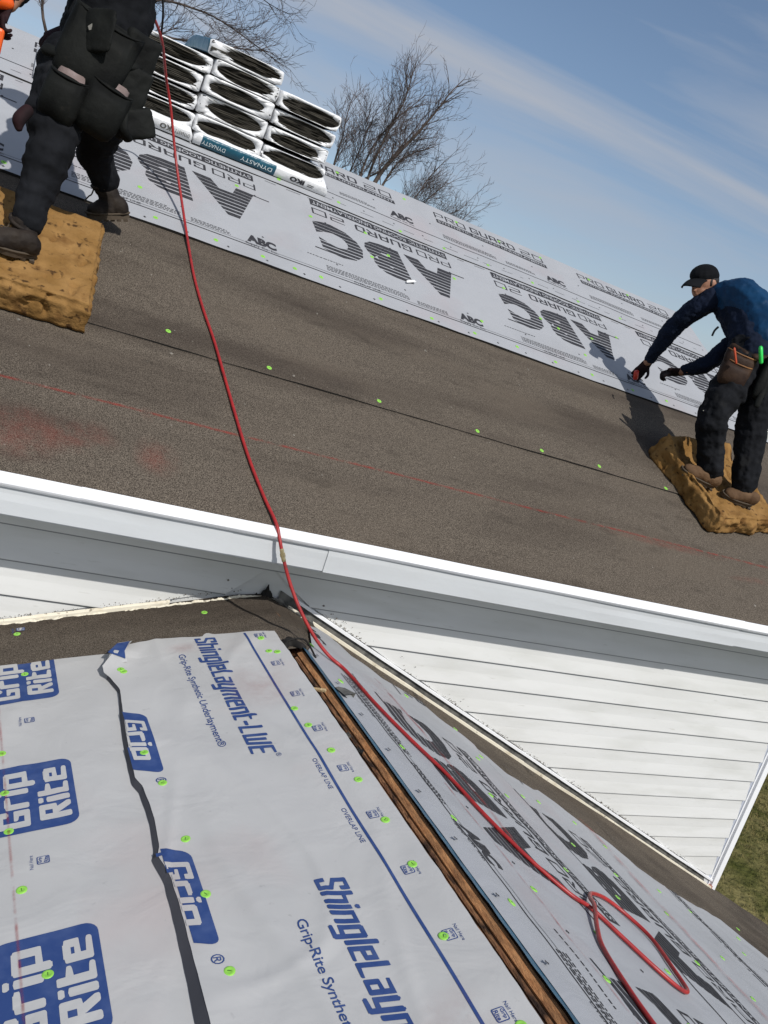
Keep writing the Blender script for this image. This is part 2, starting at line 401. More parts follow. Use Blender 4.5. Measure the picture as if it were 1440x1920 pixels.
def fineprint(s0, s1, t0, rows, pitch, seed):
    r = random.Random(seed); out_ = []
    for k in range(rows):
        s = s0
        e_ = s1 - (r.uniform(0, .25) * (s1 - s0) if k == rows - 1 else 0)
        while s < e_:
            w = r.uniform(.008, .022); out_.append((s, t0 + k * pitch, min(s + w, e_), t0 + k * pitch + pitch * .42)); s += w + .005
    return out_


# ------------------------------------------------------------------ heavy block glyphs drawn as thick strokes
def glyph(ch, W, w):
    a = w / 2; v = a * .68; l, r, t, b, xh = a, W - a, 1 - v, v, .75; x2 = xh - v; c = W / 2; O = .0
    g = {
     'G': [[(r, .76), (r, t), (l, t), (l, b), (r, b), (r, .44), (c + .05, .44)]], 'C': [[(r, .72), (r, t), (l, t), (l, b), (r, b), (r, .28)]],
     'S': [[(r, .76), (r, t), (l, t), (l, .58), (r, .42), (r, b), (l, b), (l, .24)]], 'L': [[(l, 1 - a), (l, b), (r, b)]],
     'E': [[(r, t), (l, t), (l, b), (r, b)], [(l, .5), (r - .02, .5)]], 'R': [[(l, b), (l, t), (r - .02, t), (r - .02, .52), (l, .52)], [(c, .48), (r + .01, b)]],
     'P': [[(l, b), (l, t), (r, t), (r, .44), (l, .44)]], 'O': [[(l, b), (l, t), (r, t), (r, b), (l, b)]], 'U': [[(l, t), (l, b), (r, b), (r, t)]],
     'D': [[(l, b), (l, t), (r - .08, t), (r, t - .12), (r, b + .12), (r - .08, b), (l, b)]], 'A': [[(l, b), (l + .06, t), (r - .06, t), (r, b)], [(l, .36), (r, .36)]],
     'B': [[(l, b), (l, t), (r - .05, t), (r - .05, .5), (l, .5)], [(r - .05, .5), (r, .42), (r, b), (l, b)]], 'W': [[(l, t), (l + .04, b), (c, b), (r - .04, b), (r, t)], [(c, b), (c, t - .1)]],
     '2': [[(l, t), (r, t), (r, .5), (l, .5), (l, b), (r, b)]], '0': [[(l, b), (l, t), (r, t), (r, b), (l, b)]],
     'A^': [[(l, b), (c, t), (r, b)], [(l + .1, .30), (r - .1, .30)]],
     'r': [[(l, b), (l, x2), (r + .3 * a, x2)]], 'i': [[(c, b), (c, x2)], [(c, .93), (c, .93)]], 'l': [[(c, b), (c, t)]],
     'p': [[(l, -.22 + v), (l, x2), (r, x2), (r, b), (l, b)]], 't': [[(l, .93), (l, b), (r, b)], [(l, x2), (r, x2)]],
     'e': [[(l, .40), (r, .40), (r, x2), (l, x2), (l, b), (r, b)]], 'h': [[(l, t), (l, b)], [(l, x2), (r, x2), (r, b)]], 'n': [[(l, x2), (l, b)], [(l, x2), (r, x2), (r, b)]],
     'g': [[(r, x2), (l, x2), (l, b), (r, b)], [(r, x2), (r, -.24 + v), (l, -.24 + v)]], 'a': [[(l, x2), (r, x2), (r, b), (l, b), (l, .40), (r, .40)]],
     'y': [[(l, x2), (l, b), (r, b)], [(r, x2), (r, -.24 + v), (l, -.24 + v)]], 'm': [[(l, b), (l, x2), (r, x2), (r, b)], [(c, x2), (c, b)]], '-': [[(l, .40), (r, .40)]], ' ': []}
    return g[ch]
def block_text(txt, W=.5, w=.2, gap=.07, pw=3.0, rows=44, slope_A=False, wfac=None):
    """returns trapezoids in units of cap height, plus total width"""
    wf = {'i': .0, 'l': .0, 't': .78, 'r': .80, 'm': 1.55, 'W': 1.55, '-': .7, ' ': .6}
    quads = []; x0 = 0.0
    for ch in txt:
        Wc = max(w, W * wf.get(ch, 1.0)) if wf.get(ch, 1.0) else w
        st = glyph('A^' if (slope_A and ch == 'A') else ch, Wc, w)
        N_ = max(8, int(Wc / .022)); xs = [Wc * k / N_ for k in range(N_ + 1)]
        segs = [(p[i], p[i + 1]) for p in st for i in range(len(p) - 1)]
        def dist(x, y):
            best = 9
            for (ax, ay), (bx, by) in segs:
                dx, dy = bx - ax, by - ay; L2 = dx * dx + dy * dy
                t_ = 0 if L2 == 0 else max(0, min(1, ((x - ax) * dx + (y - ay) * dy) / L2))
                ex, ey = abs(x - ax - t_ * dx), abs(y - ay - t_ * dy) * (1 / .68 if abs(dx) >= abs(dy) or 1 else 1); d_ = (ex ** pw + ey ** pw) ** (1 / pw)
                if d_ < best: best = d_
            return best - w / 2
        ylo = -.26 if ch in 'pgy' else 0.0; n_ = int(rows * (1 - ylo)); prev = None
        for j in range(n_ + 1):
            y = ylo + (1 - ylo) * (j / n_); yy = min(max(y, ylo + .004), .996)
            d_ = [dist(x, yy) for x in xs]; iv = []; ins = d_[0] < 0; st_ = xs[0]
            for k in range(1, len(xs)):
                if (d_[k] < 0) != ins:
                    xc = xs[k - 1] + (xs[k] - xs[k - 1]) * d_[k - 1] / (d_[k - 1] - d_[k])
                    if ins: iv.append((st_, xc))
                    else: st_ = xc
                    ins = not ins
            if ins: iv.append((st_, xs[-1]))
            if prev is not None:
                py, pi = prev
                if len(pi) == len(iv):
                    for (a0, a1), (b0, b1) in zip(pi, iv): quads.append(((x0 + a0, py), (x0 + a1, py), (x0 + b1, y), (x0 + b0, y)))
                else:
                    use = pi if len(pi) and (not iv or j < n_ / 2) else iv
                    for (a0, a1) in use: quads.append(((x0 + a0, py), (x0 + a1, py), (x0 + a1, y), (x0 + a0, y)))
            prev = (y, iv)
        x0 += Wc + gap
    return quads, x0 - gap
_bt = {}
def block(txt, box, mp_, m, parent, rot180=False, shear=0.0, stripes=None, clip=None, off=.0009, cell=.03, name='printed_lettering', **k):
    """box: start s, baseline t, end s, cap t"""
    key = (txt, tuple(sorted(k.items())))
    if key not in _bt: _bt[key] = block_text(txt, **k)
    quads, tw = _bt[key]; s0, t0, s1, t1 = box; V_, F_ = [], []
    if parent in CLIP: clip0 = clip; clip = (lambda s, t: CLIP[parent](s, t) and (clip0 is None or clip0(s, t)))
    for q in quads:
        pts = []
        for x, y in q:
            x = x / tw; x += shear * y * (t1 - t0) / (s1 - s0) * (1 if s1 > s0 else -1)
            if rot180: x, y = 1 - x, 1 - y
            pts.append((s0 + (s1 - s0) * x, t0 + (t1 - t0) * y))
        cs = sum(p[0] for p in pts) / 4; ct = sum(p[1] for p in pts) / 4
        if stripes and any(a < ct < b for a, b in stripes): continue
        n_ = max(1, int(max(abs(pts[1][0] - pts[0][0]), abs(pts[2][0] - pts[3][0])) / cell + .5))
        for i in range(n_):
            f0, f1 = i / n_, (i + 1) / n_
            L_ = lambda p, q_, f: (p[0] + (q_[0] - p[0]) * f, p[1] + (q_[1] - p[1]) * f)
            c4 = [L_(pts[0], pts[1], f0), L_(pts[0], pts[1], f1), L_(pts[3], pts[2], f1), L_(pts[3], pts[2], f0)]
            if clip and not clip(sum(p[0] for p in c4) / 4, sum(p[1] for p in c4) / 4): continue
            b0 = len(V_); V_ += [mp_(p[0], p[1], off) for p in c4]; F_.append((b0, b0 + 1, b0 + 2, b0 + 3))
    if not F_: return None
    return add(name, V_, F_, m, parent)
CLIP = {}
# caps ------------------------------------------------------------
def cap_mesh():
    rings = [(0.0114, 0.0), (0.0116, 0.0012), (0.0104, 0.0022), (0.0066, 0.0024), (0.0056, 0.0019), (0.0020, 0.0019)]
    vs, fs = [], []; S_ = 16
    for r, z in rings:
        for k in range(S_): a = 2 * math.pi * k / S_; vs.append((r * math.cos(a), r * math.sin(a), z))
    for j in range(len(rings) - 1):
        for k in range(S_): a = j * S_ + k; b = j * S_ + (k + 1) % S_; fs.append((a, b, b + S_, a + S_))
    fs.append(tuple((len(rings) - 1) * S_ + k for k in range(S_)))
    n0 = len(fs)
    v2, f2 = box_vf(-.0040, .0040, -.0007, .0007, .0016, .0028); o_ = len(vs); vs += v2; fs += [tuple(i + o_ for i in f) for f in f2]
    me = bpy.data.meshes.new('plastic_cap'); me.from_pydata(vs, [], fs); me.materials.append(M['cap']); me.materials.append(M['staple'])
    for i, p in enumerate(me.polygons): p.material_index = 1 if i >= n0 else 0; p.use_smooth = i < n0
    return me
CAP = cap_mesh()
def cap(pos, R, parent, tilt=.06):
    o = link(bpy.data.objects.new('plastic_cap', CAP))
    mw = Matrix.Translation(pos) @ R @ Matrix.Rotation(rnd.uniform(-tilt, tilt), 4, 'X') @ Matrix.Rotation(rnd.uniform(-tilt, tilt), 4, 'Y') @ Matrix.Rotation(rnd.uniform(0, 3.14), 4, 'Z')
    o.parent = parent; o.matrix_parent_inverse = WM[parent.name].inverted(); o.matrix_basis = mw
    return o

# ================================================================== GROUND
def lawn_fn(a, b):
    x, y = -60 + 140 * a, -50 + 130 * b
    return (x, y, GROUND + .05 * nz3(x * .3, y * .3) + .02 * nz3(x * 1.7, y * 1.7))
o = grid('lawn', lawn_fn, 140, 130, M['lawn']); o['kind'] = 'structure'
o = boxo('ground', (-900, 900, -900, 900, GROUND - 1.2, GROUND - .25), M['lawn']); o['kind'] = 'structure'
def grass():
    r = np.random.default_rng(3); n_ = 60000
    x = r.uniform(5.0, 15, n_); y = r.uniform(-1.2, 7.5, n_)
    ang = r.uniform(0, 6.28, n_); hh = r.uniform(.025, .075, n_); lean = r.uniform(-.05, .05, (n_, 2))
    z = np.full(n_, GROUND)
    dx, dy = np.cos(ang) * .006, np.sin(ang) * .006
    V_ = np.empty((n_, 3, 3))
    V_[:, 0] = np.stack([x - dx, y - dy, z], 1); V_[:, 1] = np.stack([x + dx, y + dy, z], 1); V_[:, 2] = np.stack([x + lean[:, 0], y + lean[:, 1], z + hh], 1)
    me = bpy.data.meshes.new('grass'); me.vertices.add(3 * n_); me.vertices.foreach_set('co', V_.ravel())
    me.loops.add(3 * n_); me.loops.foreach_set('vertex_index', np.arange(3 * n_)); me.polygons.add(n_)
    me.polygons.foreach_set('loop_start', np.arange(0, 3 * n_, 3)); me.polygons.foreach_set('loop_total', np.full(n_, 3)); me.update()
    me.materials.append(M['blade']); o = link(bpy.data.objects.new('grass', me)); o['kind'] = 'stuff'
    o['label'] = 'short patchy green and straw coloured lawn grass below the house corner'; o['category'] = 'grass'
grass()

# ================================================================== HOUSE
house = empty('house', (0, 0, GROUND), 'white sided house, its stripped brown felt roofs half covered with printed underlayment', 'house')
RIDGE_V, XR, XL, XC = 3.2143, 3.72, -5.0, 3.3385
YR = -E + RIDGE_V / NQ; ZR = ZE + Q * RIDGE_V / NQ
YB = 2 * YR
# bodies
def prism_house():
    x0, x1 = XL + .3, XC - .012
    v = [(x0, .004, GROUND), (x1, .004, GROUND), (x1, .004, .225), (x0, .004, .225), (x0, YB, GROUND), (x1, YB, GROUND), (x1, YB, .225), (x0, YB, .225),
         (x0, YR, ZR - .14), (x1, YR, ZR - .14)]
    f = [(0, 1, 2, 3), (5, 4, 7, 6), (1, 5, 6, 9, 2), (4, 0, 3, 8, 7), (2, 9, 8, 3), (6, 7, 8, 9), (0, 4, 5, 1)]
    return add('wall', v, f, M['siding'], house)
prism_house()
# porch body below the lower roof
LWX, RWX, YF = 2.4, 4.35, -4.2
add('porch_wall', [(-LWX + .3, YF + .3, GROUND), (RWX - .3, YF + .3, GROUND), (RWX - .3, YF + .3, -PR * (RWX - .3) - .08), (0, YF + .3, -.12), (-LWX + .3, YF + .3, -PL * (LWX - .3) - .08),
                   (-LWX + .3, -.02, GROUND), (RWX - .3, -.02, GROUND), (RWX - .3, -.02, -PR * (RWX - .3) - .08), (0, -.02, -.12), (-LWX + .3, -.02, -PL * (LWX - .3) - .08)],
    [(0, 1, 2, 3, 4), (1, 6, 7, 2), (5, 0, 4, 9), (6, 5, 9, 8, 7)], M['siding'], house)
# roof decks
def deck(name, F, s0, s1, t0, t1, top, bot, m): return boxo(name, (s0, s1, t0, t1, bot, top), m, house, F)
deck('main_roof_deck', FM, XL, XR, 0.012, RIDGE_V - .004, -.004, -.055, M['wood_rough'])
back = lambda u, v, h: (u, YB + E - v / NQ + h * Q / NQ, ZE + Q * v / NQ + h / NQ)
boxo('rear_roof_slope', (XL, XR, -.02, RIDGE_V + .002, -.05, .003), M['felt'], house, back)
boxo('rake_board', (XR - .001, XR + .02, .02, RIDGE_V - .02, -.16, -.006), M['fascia'], house, FM)
boxo('rake_board', (XR - .001, XR + .02, .02, RIDGE_V - .02, -.16, -.006), M['fascia'], house, back)
boxo('soffit', (XL, XR - .01, -E + .012, .03, .226, .236), M['fascia'], house)

# --- felt on main roof
def hf1(u, v): return .0022 + .0035 * (nz3(u * 1.1, v * 3.0, 4) + .5) + .0016 * nz3(u * 5, v * 9, 2)
def felt1(a, b):
    u = XL + (XR - XL) * a; v = .018 + .9 * b
    return FM(u, v, hf1(u, v) * ss(0, .05, b * .9))
grid('felt_course', felt1, 240, 26, M['felt'], house)
def v2e(u): return .868 + .004 * nz3(u * 1.5, 9) + .0015 * nz3(u * 9, 3)
def hf2(u, v):
    e_ = v - v2e(u)
    return .0075 + .005 * (nz3(u * .9 + 7, v * 3.4, 1) + .4) + .002 * nz3(u * 5, v * 8, 7) + .004 * math.exp(-(e_ / .05) ** 2) * max(0, nz3(u * 3, 5) + .1)
def felt2(a, b):
    u = XL + (XR - XL) * a; v0 = v2e(u); v = v0 + (RIDGE_V - v0) * b
    return FM(u, v, hf2(u, v))
grid('felt_course', felt2, 300, 70, M['felt'], house)
vs, fs = [], []
for i in range(301):
    u = XL + (XR - XL) * i / 300; v = v2e(u); vs += [FM(u, v - .0004, hf2(u, v) + .0004), FM(u, v - .0016, .0005), FM(u, v - .0052, hf1(u, v) + .0006)]
for i in range(300):
    k = i * 3; fs += [(k, k + 1, k + 4, k + 3), (k + 1, k + 2, k + 5, k + 4)]
add('felt_edge', vs, fs, M['felt_dark'], house)

# --- main underlayment: roll one over the felt, roll two lapped over it at the ridge side
def e1(u): return 1.732 + .007 * nz3(u * 1.3, 2.2) + .003 * nz3(u * 5, 8)
def h1(u, v):
    e_ = v - e1(u)
    return .0195 + .0045 * (nz3(u * 1.2, v * 3, 11)) + .0016 * nz3(u * 6, v * 6, 5) + .006 * math.exp(-(e_ / .03) ** 2) * max(0, nz3(u * 4, 1.5))
def m1(u, v, off=0.0): return FM(u, v, h1(u, v) + off)
def p1(a, b):
    u = XL + (XR + .01 - XL) * a; v0 = e1(u); v = v0 + (2.72 - v0) * b; return m1(u, v)
sh1 = grid('underlayment_sheet', p1, 440, 50, M['sheet_grey'], house); sh1['label'] = 'lower printed grey underlayment sheet running along the main roof'
def e2(u): return 2.643 + .006 * nz3(u * 1.1, 6.2) + .006 * nz3(u * 3.1, 1)
def h2(u, v): return .0262 + .0045 * nz3(u * 1.2, v * 3, 11) + .0022 * nz3(u * 5, v * 7, 15)
def m2(u, v, off=0.0): return FM(u, v, h2(u, v) + off)
def p2(a, b):
    u = XL + (XR + .012 - XL) * a; v0 = e2(u); v = v0 + (RIDGE_V + .012 - v0) * b; return m2(u, v)
sh2 = grid('underlayment_sheet', p2, 440, 30, M['sheet_grey'], house); sh2['label'] = 'upper printed grey underlayment sheet along the ridge of the main roof'
# hanging over the ridge
grid('ridge_flap', lambda a, b: (XL + (XR + .012 - XL) * a, m2(XL + (XR + .012 - XL) * a, RIDGE_V + .012)[1] + .3 * b, m2(XL + (XR + .012 - XL) * a, RIDGE_V + .012)[2] - .3 * Q * b + .006 * math.sin(b * 3) - .02 * b), 220, 8, M['sheet_grey'], sh2)
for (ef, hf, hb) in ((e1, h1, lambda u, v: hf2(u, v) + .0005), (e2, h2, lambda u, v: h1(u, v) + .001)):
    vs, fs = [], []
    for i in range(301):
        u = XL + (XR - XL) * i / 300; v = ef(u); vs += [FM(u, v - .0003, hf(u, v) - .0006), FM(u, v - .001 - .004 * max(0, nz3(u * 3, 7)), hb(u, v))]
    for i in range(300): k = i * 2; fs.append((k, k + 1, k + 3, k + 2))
    add('sheet_edge_shade', vs, fs, M['felt_dark'], house)  # near-black strip paints the thin shadow line below the sheet's edge

INK, BLUE = M['ink_black'], M['ink_blue']
def stripes_for(t0, t1, n_, g0, g1):
    out_ = []
    for k in range(1, n_):
        c = t0 + (t1 - t0) * k / n_; g = (g0 + (g1 - g0) * k / n_) / 2; out_.append((c - g, c + g))
    return out_
def abc_tile(mp_, so, to, ts, parent, seed=0, small=True, cell=.03, T=lambda t: t):
    t = lambda x: to + ts * x
    st = stripes_for(t(.345), t(.665), 9, .012 * ts, .004 * ts)
    for ch, a, b in (('A', .945, 1.285), ('B', .655, .905), ('C', .345, .625)):
        letter(ch, (so + a, t(.345), so + b, t(.665)), mp_, INK, parent, bold=.075, rot180=True, stripes=st, skew=-.03, cell=cell)
    rules([(so + .31, t(.352), so + .50, t(.362)), (so + 1.20, t(.655), so + 1.36, t(.664))], mp_, INK, parent)
    block('PRO', (so + 1.045, t(.728), so + 1.29, t(.792)), mp_, INK, parent, rot180=True, W=1.05, w=.15, gap=.22, rows=26)
    block('GUARD', (so + .625, t(.728), so + 1.01, t(.792)), mp_, INK, parent, rot180=True, W=1.0, w=.21, gap=.20, rows=26)
    block('20', (so + .35, t(.728), so + .555, t(.792)), mp_, INK, parent, rot180=True, W=1.25, w=.14, gap=.3, rows=26)
    plate((so + .35, t(.822), so + 1.285, t(.885)), mp_, INK, parent, cell=cell)
    letter('SYNTHETIC ROOFING UNDERLAYMENT', (so + .362, t(.836), so + 1.272, t(.871)), mp_, M['sheet_grey'], parent, bold=.01, rot180=True, cell=.05, off=.0014)
    if small:
        letter('ABC', (so + 1.185, t(.155), so + 1.345, t(.225)), mp_, INK, parent, bold=.06, cell=cell)
        letter('Supply Co. Inc.', (so + 1.175, t(.124), so + 1.35, t(.148)), mp_, INK, parent, bold=.01, cell=.05)
    rules(fineprint(so + .35, so + .85, t(.16), 4, .013 * ts, seed) + fineprint(so + .9, so + 1.1, t(.15), 3, .012 * ts, seed + 1) + fineprint(so + .25, so + .5, t(.26), 1, .013, seed + 2), mp_, M['ink_black'], parent, name='printed_fine_lines')
    letter('OVERLAP LINE', (so + .50, t(.128), so + .66, t(.145)), mp_, INK, parent, cell=.05)
def plus_marks(ss_, ts_, mp_, parent, r=.008):
    rects = []
    for s in ss_:
        for t in ts_: rects += [(s - r, t - .0022, s + r, t + .0022), (s - .0024, t - r, s + .0024, t + r)]
    rules(rects, mp_, INK, parent, name='printed_marks')
mr1 = lambda s, t, off=0: m1(s, t, off)
for k in range(-3, 3):
    abc_tile(m1, 1.278 * k, 1.732, 1.0, sh1, seed=k * 5 + 40)
rules([(XL + .1, 1.846, XR - .03, 1.853)], m1, INK, sh1)
rules([(XL + .1, 1.870, XR - .03, 1.872)], m1, INK, sh1)
plus_marks([-2 + .2 * i for i in range(29)], [1.765], m1, sh1, .007)
plus_marks([-2.1 + .42 * i for i in range(14)], [1.98, 2.40], m1, sh1, .006)
rules([(x, 2.618, x + rnd.uniform(.03, .09), 2.622) for x in np.arange(-2, 3.6, .13)], m1, INK, sh1)
for k in range(-3, 3):
    so = 1.335 + 1.25 * k
    if so > 3.0: continue
    plate((so, 3.018, so + .93, 3.064), m2, INK, sh2)
    letter('SYNTHETIC ROOFING UNDERLAYMENT', (so + .012, 3.028, so + .92, 3.054), m2, M['sheet_grey'], sh2, bold=.01, cell=.05, off=.0014)
    block('PRO', (so, 3.082, so + .25, 3.150), m2, INK, sh2, W=1.05, w=.15, gap=.22, rows=26)
    block('GUARD', (so + .29, 3.082, so + .67, 3.150), m2, INK, sh2, W=1.0, w=.21, gap=.20, rows=26)
    block('20', (so + .72, 3.082, so + .92, 3.150), m2, INK, sh2, W=1.25, w=.14, gap=.3, rows=26)
    if so > -.5:
        letter('ABC', (so - .395, 2.838, so - .225, 2.905), m2, INK, sh2, bold=.06)
        letter('Supply Co. Inc.', (so - .40, 2.812, so - .22, 2.830), m2, INK, sh2, bold=.01, cell=.05)
    rules(fineprint(so + .0, so + .42, 2.83, 4, .012, k + 9) + fineprint(so + .5, so + .75, 2.83, 3, .012, k + 19), m2, INK, sh2, name='printed_fine_lines')
rules([(XL + .1, 2.788, XR - .03, 2.795)], m2, INK, sh2)
rules([(x, 2.70 + .004 * nz3(x, 3), x + rnd.uniform(.02, .12), 2.703 + .004 * nz3(x, 3)) for x in np.arange(-2, 3.6, .15)], m2, INK, sh2)
plus_marks([-2 + .21 * i for i in range(28)], [2.735], m2, sh2, .006)
plus_marks([-2.1 + .42 * i for i in range(14)], [2.95], m2, sh2, .006)
# caps on main roof
fc_parent = house
for u, v in [(-0.512, 0.958), (-0.082, 0.914), (0.448, 0.908), (0.986, 0.899), (1.375, 0.891), (1.763, 0.902), (2.238, 0.881), (2.75, .9), (3.2, .89), (-1.1, .93), (-1.8, .9)]:
    cap(FM(u, v, hf2(u, v)), MN, house)
for u, v in [(0.151, 1.787), (0.297, 1.793), (0.644, 1.79), (0.958, 1.775), (1.246, 1.783), (0.33, 2.409), (0.805, 2.302), (0.678, 2.21), (0.688, 2.469), (1.276, 2.343),
             (-.02, 1.79), (-.26, 1.785), (-.55, 1.79), (-.62, 2.02), (-.1, 2.43), (1.55, 1.80), (1.83, 1.785), (2.12, 1.79), (2.45, 1.78), (2.75, 1.79), (3.1, 1.79), (1.69, 2.47), (1.9, 2.25), (2.03, 2.21), (2.16, 2.0), (2.33, 2.25), (2.62, 2.4), (3.0, 2.45), (1.35, 1.95), (-1.2, 1.8), (-1.4, 2.3), (-.86, 2.33)]:
    cap(m1(u, v), MN, sh1)
for u, v in [(0.553, 2.706), (0.969, 2.667), (1.295, 2.68), (1.636, 2.69), (1.115, 3.157), (.17, 2.69), (2.0, 2.69), (2.4, 2.69), (2.8, 2.70), (3.2, 2.69), (1.52, 3.14), (1.87, 3.12), (2.25, 3.15), (.62, 3.13), (-.9, 3.1), (-1.3, 3.13), (-1.6, 2.7), (-1.1, 2.69), (2.7, 3.13), (3.1, 3.15)]:
    cap(m2(u, v), MN, sh2)
add('paint_chip', [FM(.86, 2.045, .032), FM(.885, 2.06, .032), FM(.93, 2.085, .036), FM(.925, 2.105, .034), FM(.875, 2.078, .032), FM(.86, 2.06, .034)], [(0, 1, 4, 5), (1, 2, 3, 4)], M['white_chip'], sh1)

# --- chalk lines and smears
def ribbon(name, fn, w, n_, m, parent):
    """fn(x) -> frame fn point with lateral offset: fn(a, d)"""
    vs, fs, uv = [], [], []
    for i in range(n_ + 1):
        a = i / n_
        for j, d in enumerate((-w, w)): vs.append(fn(a, d)); uv.append((a * 10, j))
    for i in range(n_): k = i * 2; fs.append((k, k + 2, k + 3, k + 1))
    return add(name, vs, fs, m, parent, uvs=uv)
ribbon('chalk_line', lambda a, d: FM(-2.4 + 6 * a, .445 + d, hf1(-2.4 + 6 * a, .445 + d) + .0014), .010, 200, M['chalk_line'], house)
def smear(F, hf, s, t, a, b, ang, parent):
    vs, fs, uv = [], [], []
    n_ = 10; c, s_ = math.cos(ang), math.sin(ang)
    for j in range(n_ + 1):
        for i in range(n_ + 1):
            x, y = (i / n_ - .5) * 2 * a, (j / n_ - .5) * 2 * b
            ps, pt = s + x * c - y * s_, t + x * s_ + y * c
            vs.append(F(ps, pt, hf(ps, pt) + .0019)); uv.append((i / n_, j / n_))
    for j in range(n_):
        for i in range(n_): k = j * (n_ + 1) + i; fs.append((k, k + 1, k + n_ + 2, k + n_ + 1))
    add('chalk_smear', vs, fs, M['chalk_smear'], parent, uvs=uv)
smear(FM, hf1, -.84, .24, .17, .11, .2, house); smear(FM, hf1, -.57, .22, .10, .12, .1, house)
smear(FM, hf1, -.60, .43, .035, .05, .1, house); smear(FM, hf1, 2.6, .32, .28, .03, .1, house); smear(FM, hf1, 2.0, .42, .5, .03, 0, house)
smear(FM, hf1, -1.02, .2, .2, .16, .2, house)

# --- eave: drip edge lengths and fascia lengths
EY = -E
drip = [(EY + .014, ZE + .009), (EY + .002, ZE + .0025), (EY - .010, ZE - .0055), (EY - .0165, ZE - .013), (EY - .0175, ZE - .019), (EY - .0125, ZE - .026), (EY - .004, ZE - .033)]
for a, b, dz in ((XL, -.806, 0), (-.812, 2.29, .0018), (2.284, XR + .02, .0)):
    xs = np.linspace(a, b, 60)
    extrude_x('drip_edge', [(y - dz, z + dz) for y, z in drip], xs, M['white_metal'], house, wob=lambda x, k: (.0022 * nz3(x * 2.2, k * .4, 3), .0016 * nz3(x * 1.6, 5)), smooth=False)
fas = [(EY + .004, ZE - .012), (EY + .0035, ZE - .052), (EY + .001, ZE - .075), (EY, ZE - .117), (EY + .012, ZE - .1175), (EY + .03, ZE - .1175)]
for a, b, d in ((XL, -.30, 0), (-.303, .068, -.0016), (.062, 2.265, .0030), (2.255, XR, .0)):
    xs = np.linspace(a, b, 50)
    extrude_x('fascia_board', [(y - d, z - max(d, 0) * .8) for y, z in fas], xs, M['fascia'], house, wob=lambda x, k: (.0045 * nz3(x * 1.3, k * .5, 6) * (1 if k in (1, 2) else .3), .0012 * nz3(x * 1.1, 1.5)), smooth=False)

# --- siding boards, each cut to the slope it stands on
z0, dl = -0.014, 0.127
CR, CL = .068, .032
def board(xa_t, xa_b, xb_t, xb_b, zt, zb, seed):
    # profile follows z: flush on top, proud at the butt
    n_ = 12; vs, fs = [], []
    for i in range(n_ + 1):
        a = i / n_
        xt = xa_t + (xb_t - xa_t) * a; xb = xa_b + (xb_b - xa_b) * a
        w_ = .0012 * nz3(xt * 2, seed)
        vs += [(xt, -.002, zt + .006), (xt + (xb - xt) * .5, -.0065 + w_, (zt + zb) / 2), (xb, -.0155 + w_, zb + .004), (xb, -.0155 + w_, zb), (xb, -.002, zb + .001)]
    for i in range(n_):
        for k in range(4): q = i * 5 + k; fs.append((q, q + 1, q + 6, q + 5))
    fs.append((4, 3, 2, 1, 0)); q = n_ * 5; fs.append((q, q + 1, q + 2, q + 3, q + 4))
    bo = add('siding_board', vs, fs, M['siding'], house)
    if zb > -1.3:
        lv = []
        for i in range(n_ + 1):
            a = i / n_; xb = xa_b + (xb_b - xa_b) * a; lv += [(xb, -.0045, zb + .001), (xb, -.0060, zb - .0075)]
        add('lap_shade_strip', lv, [(2 * i, 2 * i + 1, 2 * i + 3, 2 * i + 2) for i in range(n_)], M['lap_shade'], bo)  # added grey strip under the butt, paints the lap shadow line
    return bo
for k in range(-2, 13):
    zb = z0 - k * dl; zt = zb + dl
    zt_c = min(zt, .228)
    if zb > .22: continue
    xr = XC - .062
    if zb >= .05: board(-2.6, -2.6, xr, xr, zt_c, zb, k); continue
    xa = lambda z: (CR - z) / PR if z < CR else .0
    xl = lambda z: -(CL - z) / PL if z < CL else .0
    if zb > -.1:   # spans the apex: two boards meeting over it
        if xl(zb) > -2.6: board(-2.6, -2.6, xl(zt_c) - .012, xl(zb) , zt_c, zb, k)
        board(max(xa(zt_c), xl(zt_c) - .010), xa(zb), xr, xr, zt_c, zb, k + .5)
        continue
    if xa(zt) < xr: board(xa(zt), min(xa(zb), xr - .002), xr, xr, zt, zb, k)
    if -2.6 < xl(zb): board(-2.6, -2.6, xl(zt), xl(zb), zt, zb, k + .3)
# corner post
cp = [(-.050, -.002), (-.050, -.010), (-.040, -.011), (-.0335, -.004), (-.0335, -.024), (.010, -.024), (.010, .05), (-.002, .05)]
vs, fs = [], []
for z in (-1.48, .228):
    for dx, dy in cp: vs.append((XC + dx, dy, z))
n_ = len(cp)
for k in range(n_ - 1): fs.append((k, k + 1, k + 1 + n_, k + n_))
add('corner_post', vs, fs, M['white_metal'], house)
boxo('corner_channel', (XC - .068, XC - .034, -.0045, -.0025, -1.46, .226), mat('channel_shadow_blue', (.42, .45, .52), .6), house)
boxo('brick', (XC - .055, XC - .03, -.03, -.008, -1.385, -1.355), M['brick'], house)

